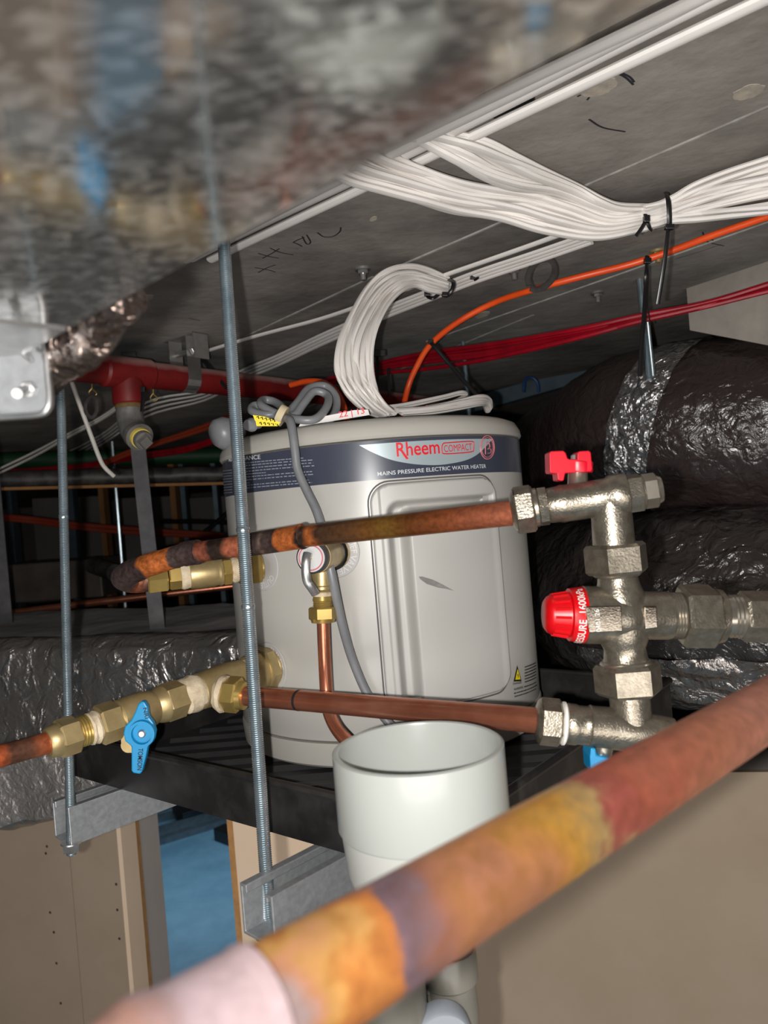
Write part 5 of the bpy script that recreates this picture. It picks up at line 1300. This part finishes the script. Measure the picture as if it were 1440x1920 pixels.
# ================================================================== FLEXIBLE DUCTS
def flex(path, rad, amp, seed, s0=0.0, s1=1.0, a0=0.0, a1=2 * PI, dr=0.0, ns=180, na=96, shear=.0, crease=.0):
    pts = smooth(path, 20); tot = sum((pts[i + 1] - pts[i]).length for i in range(len(pts) - 1))
    cum = [0]
    for i in range(len(pts) - 1): cum.append(cum[-1] + (pts[i + 1] - pts[i]).length)
    def P_(s):
        d = s * tot
        for i in range(len(pts) - 1):
            if cum[i + 1] >= d: return pts[i].lerp(pts[i + 1], (d - cum[i]) / max(1e-9, cum[i + 1] - cum[i]))
        return pts[-1]
    bm = NEWBM(); grid = []
    closed = abs(a1 - a0 - 2 * PI) < 1e-6
    n_a = na if closed else na + 1
    for i in range(ns + 1):
        s = s0 + (s1 - s0) * i / ns
        p = P_(s); t = (P_(min(1, s + .005)) - P_(max(0, s - .005))).normalized()
        b = t.cross(ZA).normalized(); u = b.cross(t)
        row = []
        for k in range(n_a):
            a = a0 + (a1 - a0) * k / na
            if shear:
                s_ = s + shear * (a - PI); p = P_(s_); t = (P_(min(1, s_ + .005)) - P_(max(0, s_ - .005))).normalized(); b = t.cross(ZA).normalized(); u = b.cross(t)
            else: s_ = s
            dr_ = b * math.cos(a) + u * math.sin(a)
            q = Vector((s_ * tot * 3.2 + seed, math.cos(a) * rad * 11, math.sin(a) * rad * 11))
            w1 = noise.noise(q * 1.0) * .8
            q2 = Vector((s_ * tot * 14 + seed + a * .9, math.cos(a) * rad * 16, math.sin(a) * rad * 16))
            w2 = (1 - 2 * abs(noise.noise(q2))) * .55
            q3 = Vector((s_ * tot * 38 + seed, math.cos(a) * rad * 42, math.sin(a) * rad * 42))
            w3 = (1 - 2 * abs(noise.noise(q3))) * .22
            r_ = rad + dr + amp * (w1 + w2 + w3)
            if crease:
                vd = noise.voronoi(Vector((s_ * tot * 9 + a * .7 + seed, math.cos(a) * rad * 17, math.sin(a) * rad * 17)))[0]
                r_ += crease * min(.6, vd[1] - vd[0])
            row.append(bm.verts.new(p + dr_ * r_))
        grid.append(row)
    for i in range(ns):
        for k in range(na):
            k2 = (k + 1) % n_a
            bm.faces.new((grid[i][k], grid[i][k2], grid[i + 1][k2], grid[i + 1][k]))
    if closed:
        bm.faces.new(list(reversed(grid[0]))); bm.faces.new(grid[-1])
    return bm
UP = [Vector((1.55, 1.12, Z0 + .03)), Vector((1.1, 1.18, Z0 + .035)), Vector((.76, 1.24, Z0 + .078)), Vector((.52, 1.38, Z0 + .108)), Vector((.46, 1.62, Z0 + .09)), Vector((.46, 2.1, Z0 + .08)), Vector((.5, 2.6, Z0 + .08))]
ud = thing('flexible_duct', 'fat black wrapped flexible duct with silver tape band, upper right', 'duct', UP[2] - ZA * .15, 'black wrapped ducts right of the heater')
obj('black_wrap', flex(UP, .148, .006, 3.0, crease=.006), M['black_foil'], ud, ang=180)
o = obj('tape_band', flex(UP, .148, .006, 3.0, .447, .470, .6, 5.2, .003, 30, 90, .012, crease=.010), M['seam_foil'], ud, ang=180)
LO = [Vector((1.6, 1.08, Z0 - .22)), Vector((1.1, 1.14, Z0 - .21)), Vector((.74, 1.205, Z0 - .205)), Vector((.51, 1.33, Z0 - .205)), Vector((.44, 1.60, Z0 - .20)), Vector((.44, 2.1, Z0 - .17)), Vector((.45, 2.6, Z0 - .17))]
ld2 = thing('flexible_duct', 'fat black wrapped flexible duct lying below, behind the mixing valve', 'duct', LO[2] - ZA * .16, 'black wrapped ducts right of the heater')
obj('black_wrap', flex(LO, .164, .010, 11.0, crease=.014), M['black_foil2'], ld2, ang=180)
obj('torn_foil', flex(LO, .164, .010, 11.0, .28, .50, PI * 1.12, PI * 1.7, .003, 110, 70, crease=.018), M['silver_foil'], ld2, ang=180)

# rectangular insulated duct at the left
La, Lb = onz(0, 1205, -.185), onz(450, 1193, -.185)
lu = (Lb - La).normalized(); lv_ = Vector((-lu.y, lu.x, 0)); lv_ = lv_ if lv_.y > 0 else -lv_
Ls = La - lu * .9; Le = La + lu * ((Lb - La).length * .98)
LW, LH = .42, .36
def dprof(n=100):
    out = []; r = .035; hx, hz = LW / 2, LH / 2
    pts_ = rrect(hx, hz, r, 8)
    res = []
    for i in range(len(pts_)):
        a, b = pts_[i], pts_[(i + 1) % len(pts_)]
        k = max(1, int(math.hypot(b[0] - a[0], b[1] - a[1]) / .012))
        res += [(a[0] + (b[0] - a[0]) * t / k, a[1] + (b[1] - a[1]) * t / k) for t in range(k)]
    return res
dp_ = dprof(); nl = 150; LL = (Le - Ls).length
bm = NEWBM(); grid = []
for i in range(nl + 1):
    c = Ls + lu * (LL * i / nl) + lv_ * (LW / 2) - ZA * (LH / 2); row = []
    for a, b in dp_:
        p = c + lv_ * a + ZA * (b if b > 0 else b - (LH / 2 + b * 0 - LH / 2) + (b / (-LH / 2)) * (.30 * max(0, i / nl - .62)))
        nrm_ = (lv_ * a * 2 + ZA * b * 2).normalized()
        w1 = noise.noise(p * 7) * .012 + (1 - 2 * abs(noise.noise(Vector((p.x * 16, p.y * 8, p.z * 11))))) * .007 + (1 - 2 * abs(noise.noise(p * 34))) * .0022
        if b > LH / 2 - .02: w1 *= .5
        row.append(bm.verts.new(p + nrm_ * w1))
    grid.append(row)
m_ = len(dp_)
for i in range(nl):
    for k in range(m_): bm.faces.new((grid[i][k], grid[i][(k + 1) % m_], grid[i + 1][(k + 1) % m_], grid[i + 1][k]))
bm.faces.new(list(reversed(grid[0]))); bm.faces.new(grid[-1])
DUCTPTS = [[v.co.copy() for v in r_] for r_ in grid]
ind = thing('insulated_duct', 'rectangular duct wrapped in crinkled silver foil, dusty on top, lower left', 'duct', (Ls + Le) / 2 - ZA * LH)
wrap = obj('foil_wrap', bm, M['duct_foil'], ind, ang=180)
bm = NEWBM(); prevr = None; ii = [i for i in range(nl + 1) if .50 < i / nl < .80]
ks = [k for k in range(m_) if dp_[k][0] < -LW / 2 + .006 and -.17 < dp_[k][1] < -.005]; ks.sort(key=lambda k: dp_[k][1])
for i in ii:
    row = [bm.verts.new(grid[i][k].co.copy() if False else DUCTPTS[i][k] - lv_ * (.003 + .002 * noise.noise(DUCTPTS[i][k] * 25))) for k in ks]
    if prevr:
        for q_ in range(len(ks) - 1): bm.faces.new((prevr[q_], prevr[q_ + 1], row[q_ + 1], row[q_]))
    prevr = row
o = obj('lit_foil_patch', bm, M['lit_foil'], ind, ang=180); o['label'] = 'silver patch low on the wrap front, coloured to look lit'  # lit area of the foil front, put in as a material of its own
# dust lying on the top face
bm = NEWBM(); grid = []
for i in range(nl + 1):
    c = Ls + lu * (LL * i / nl); row = []
    for j in range(22):
        p = c + lv_ * (.022 + (LW - .05) * j / 21)
        p = p + ZA * (.0065 + noise.noise(p * 7) * .006 + .002 * noise.noise(p * 30))
        row.append(bm.verts.new(p))
    grid.append(row)
for i in range(nl):
    for k in range(21): bm.faces.new((grid[i][k], grid[i][k + 1], grid[i + 1][k + 1], grid[i + 1][k]))
obj('dusty_top', bm, M['dusty_top'], ind, ang=180)

# ================================================================== STRAPS AND BACKGROUND OF THE VOID
def flatbar(name, label, px0, px1, d0, d1, wpx, m, cat='strap', group=None):
    a, b = at(px0[0], px0[1], d0), at(px1[0], px1[1], d1); u = (b - a).normalized(); w_ = wpx / F * (d0 + d1) / 2
    bm = NEWBM(); box(bm, a.lerp(b, .5), u, FWD, u.cross(FWD).normalized(), (b - a).length, .003, w_)
    return tag(obj(name, bm, M[m], flat=True), label, cat, group)
flatbar('hanger_strap', 'dark flat steel strap hanging behind the elbow down to the insulated duct', (240, 660), (296, 1182), 1.38, 1.38, 28, 'strap')
flatbar('hanger_strap', 'dark flat steel strap at the far left edge over the insulated duct', (-30, 700), (12, 1168), 1.58, 1.58, 24, 'strap')
# lagged pipe
a, b = at(-420, 908, 2.0), at(640, 884, 2.3)
lg = thing('lagged_pipe', 'black lagged pipe running level across the dark void at left', 'pipe', a.lerp(b, .5))
bm = NEWBM(); sweep(bm, [a.lerp(b, i / 60) for i in range(61)], .024, 20)
for v in bm.verts: v.co += Vector((0, 0, noise.noise(v.co * 22) * .004))
obj('lagging', bm, M['lagging'], lg)
bm = NEWBM(); box(bm, a.lerp(b, .5) - ZA * .028, (b - a).normalized(), FWD, ZA, (b - a).length, .03, .008); obj('timber_batten', bm, M['timber'], lg, flat=True)
a, b = at(-420, 874, 2.6), at(640, 848, 2.95)
bm = NEWBM(); sweep(bm, [a, b], .03, 16); tag(obj('green_conduit', bm, M['green']), 'dark green conduit in the void above the lagged pipe', 'pipe')
# far timber studs, steel studs and thin rods
for x0, x1, d, w_, m, lab, nm in ((334, 344, 3.4, 10, 'timber', 'thin timber stud in the far void right of the strap', 'timber_stud'), (200, 206, 3.6, 9, 'timber', 'thin timber stud in the far void left of the strap', 'timber_stud'),
                                  (352, 360, 3.9, 9, 'stud', 'blue steel stud beside the far timber stud', 'steel_stud'), (412, 418, 3.7, 8, 'stud', 'blue steel stud half behind the heater left edge', 'steel_stud'), (140, 146, 4.2, 14, 'stud', 'blue steel stud in the far void behind the left rod', 'steel_stud'),
                                  (28, 34, 4.0, 8, 'stud', 'blue steel stud in the far void at left', 'steel_stud')):
    pm = at(x0, 1000, d); ww = w_ / F * d
    tag(obj(nm, slab(NEWBM(), pm.x - ww / 2, pm.x + ww / 2, d - .035, d + .035, 1.65, Z0 + ZC), M[m], flat=True), lab, 'stud')
for px, d, lab in ((210, 2.5, 'thin zinc rod in the dark void between strap and left rod'),):
    p0 = at(px, 828, d); p1 = at(px + 26, 1150, d); bm = NEWBM(); sweep(bm, [p0, p1], .006, 8); tag(obj('thin_rod', bm, M['zinc']), lab, 'rod')
# pale panels far back
for i, (x0, x1, lab) in enumerate(((60, 190, 'dim pale wall panel far left in the void'), (215, 330, 'dim pale wall panel in the middle of the far void'), (346, 425, 'dim pale wall panel beside the heater left edge'))):
    bm = outline([(x0, 935), (x1, 930), (x1 + 14, 1100), (x0 + 14, 1105)], 4.6, .02)
    tag(obj('wall_panel', bm, M['back_panel'], flat=True), lab, 'panel')
for i, (y0, y1) in enumerate(((978, 970), (1030, 990))):
    bm = NEWBM(); sweep(bm, smooth([at(300, y0, 3.2), at(360, (y0 + y1) / 2 + 4, 3.2), at(440, y1 - i * 50 + 10, 3.2)], 5), .01, 8)
    tag(obj('black_cable', bm, M['black']), ('level black cable in the far void' if i == 0 else 'drooping black cable in the far void by the heater'), 'cable')
# dusty metal duct and copper line low at the back
p = at(120, 1085, 2.6); bm = NEWBM(); box(bm, p, (at(220, 1080, 2.6) - at(20, 1094, 2.6)).normalized(), FWD, ZA, .34, .2, .13)
tag(obj('fan_box', bm, M['dustduct'], flat=True, bevel=.006), 'dusty grey metal box on the far side of the insulated duct', 'box')
bm = NEWBM(); sweep(bm, [at(-20, 1155, 2.2), at(150, 1133, 2.2), at(300, 1115, 2.25), at(640, 1075, 2.35)], .011, 12); tag(obj('copper_pipe', bm, M['copper']), 'dull copper pipe in the shadow behind the insulated duct', 'pipe')
bm = NEWBM(); sweep(bm, [at(175, 1060, 2.3), at(195, 1067, 2.25), at(215, 1074, 2.2)], .026, 14); tag(obj('pipe_stub', bm, M['lagging']), 'short lagged stub behind the copper elbow', 'pipe')
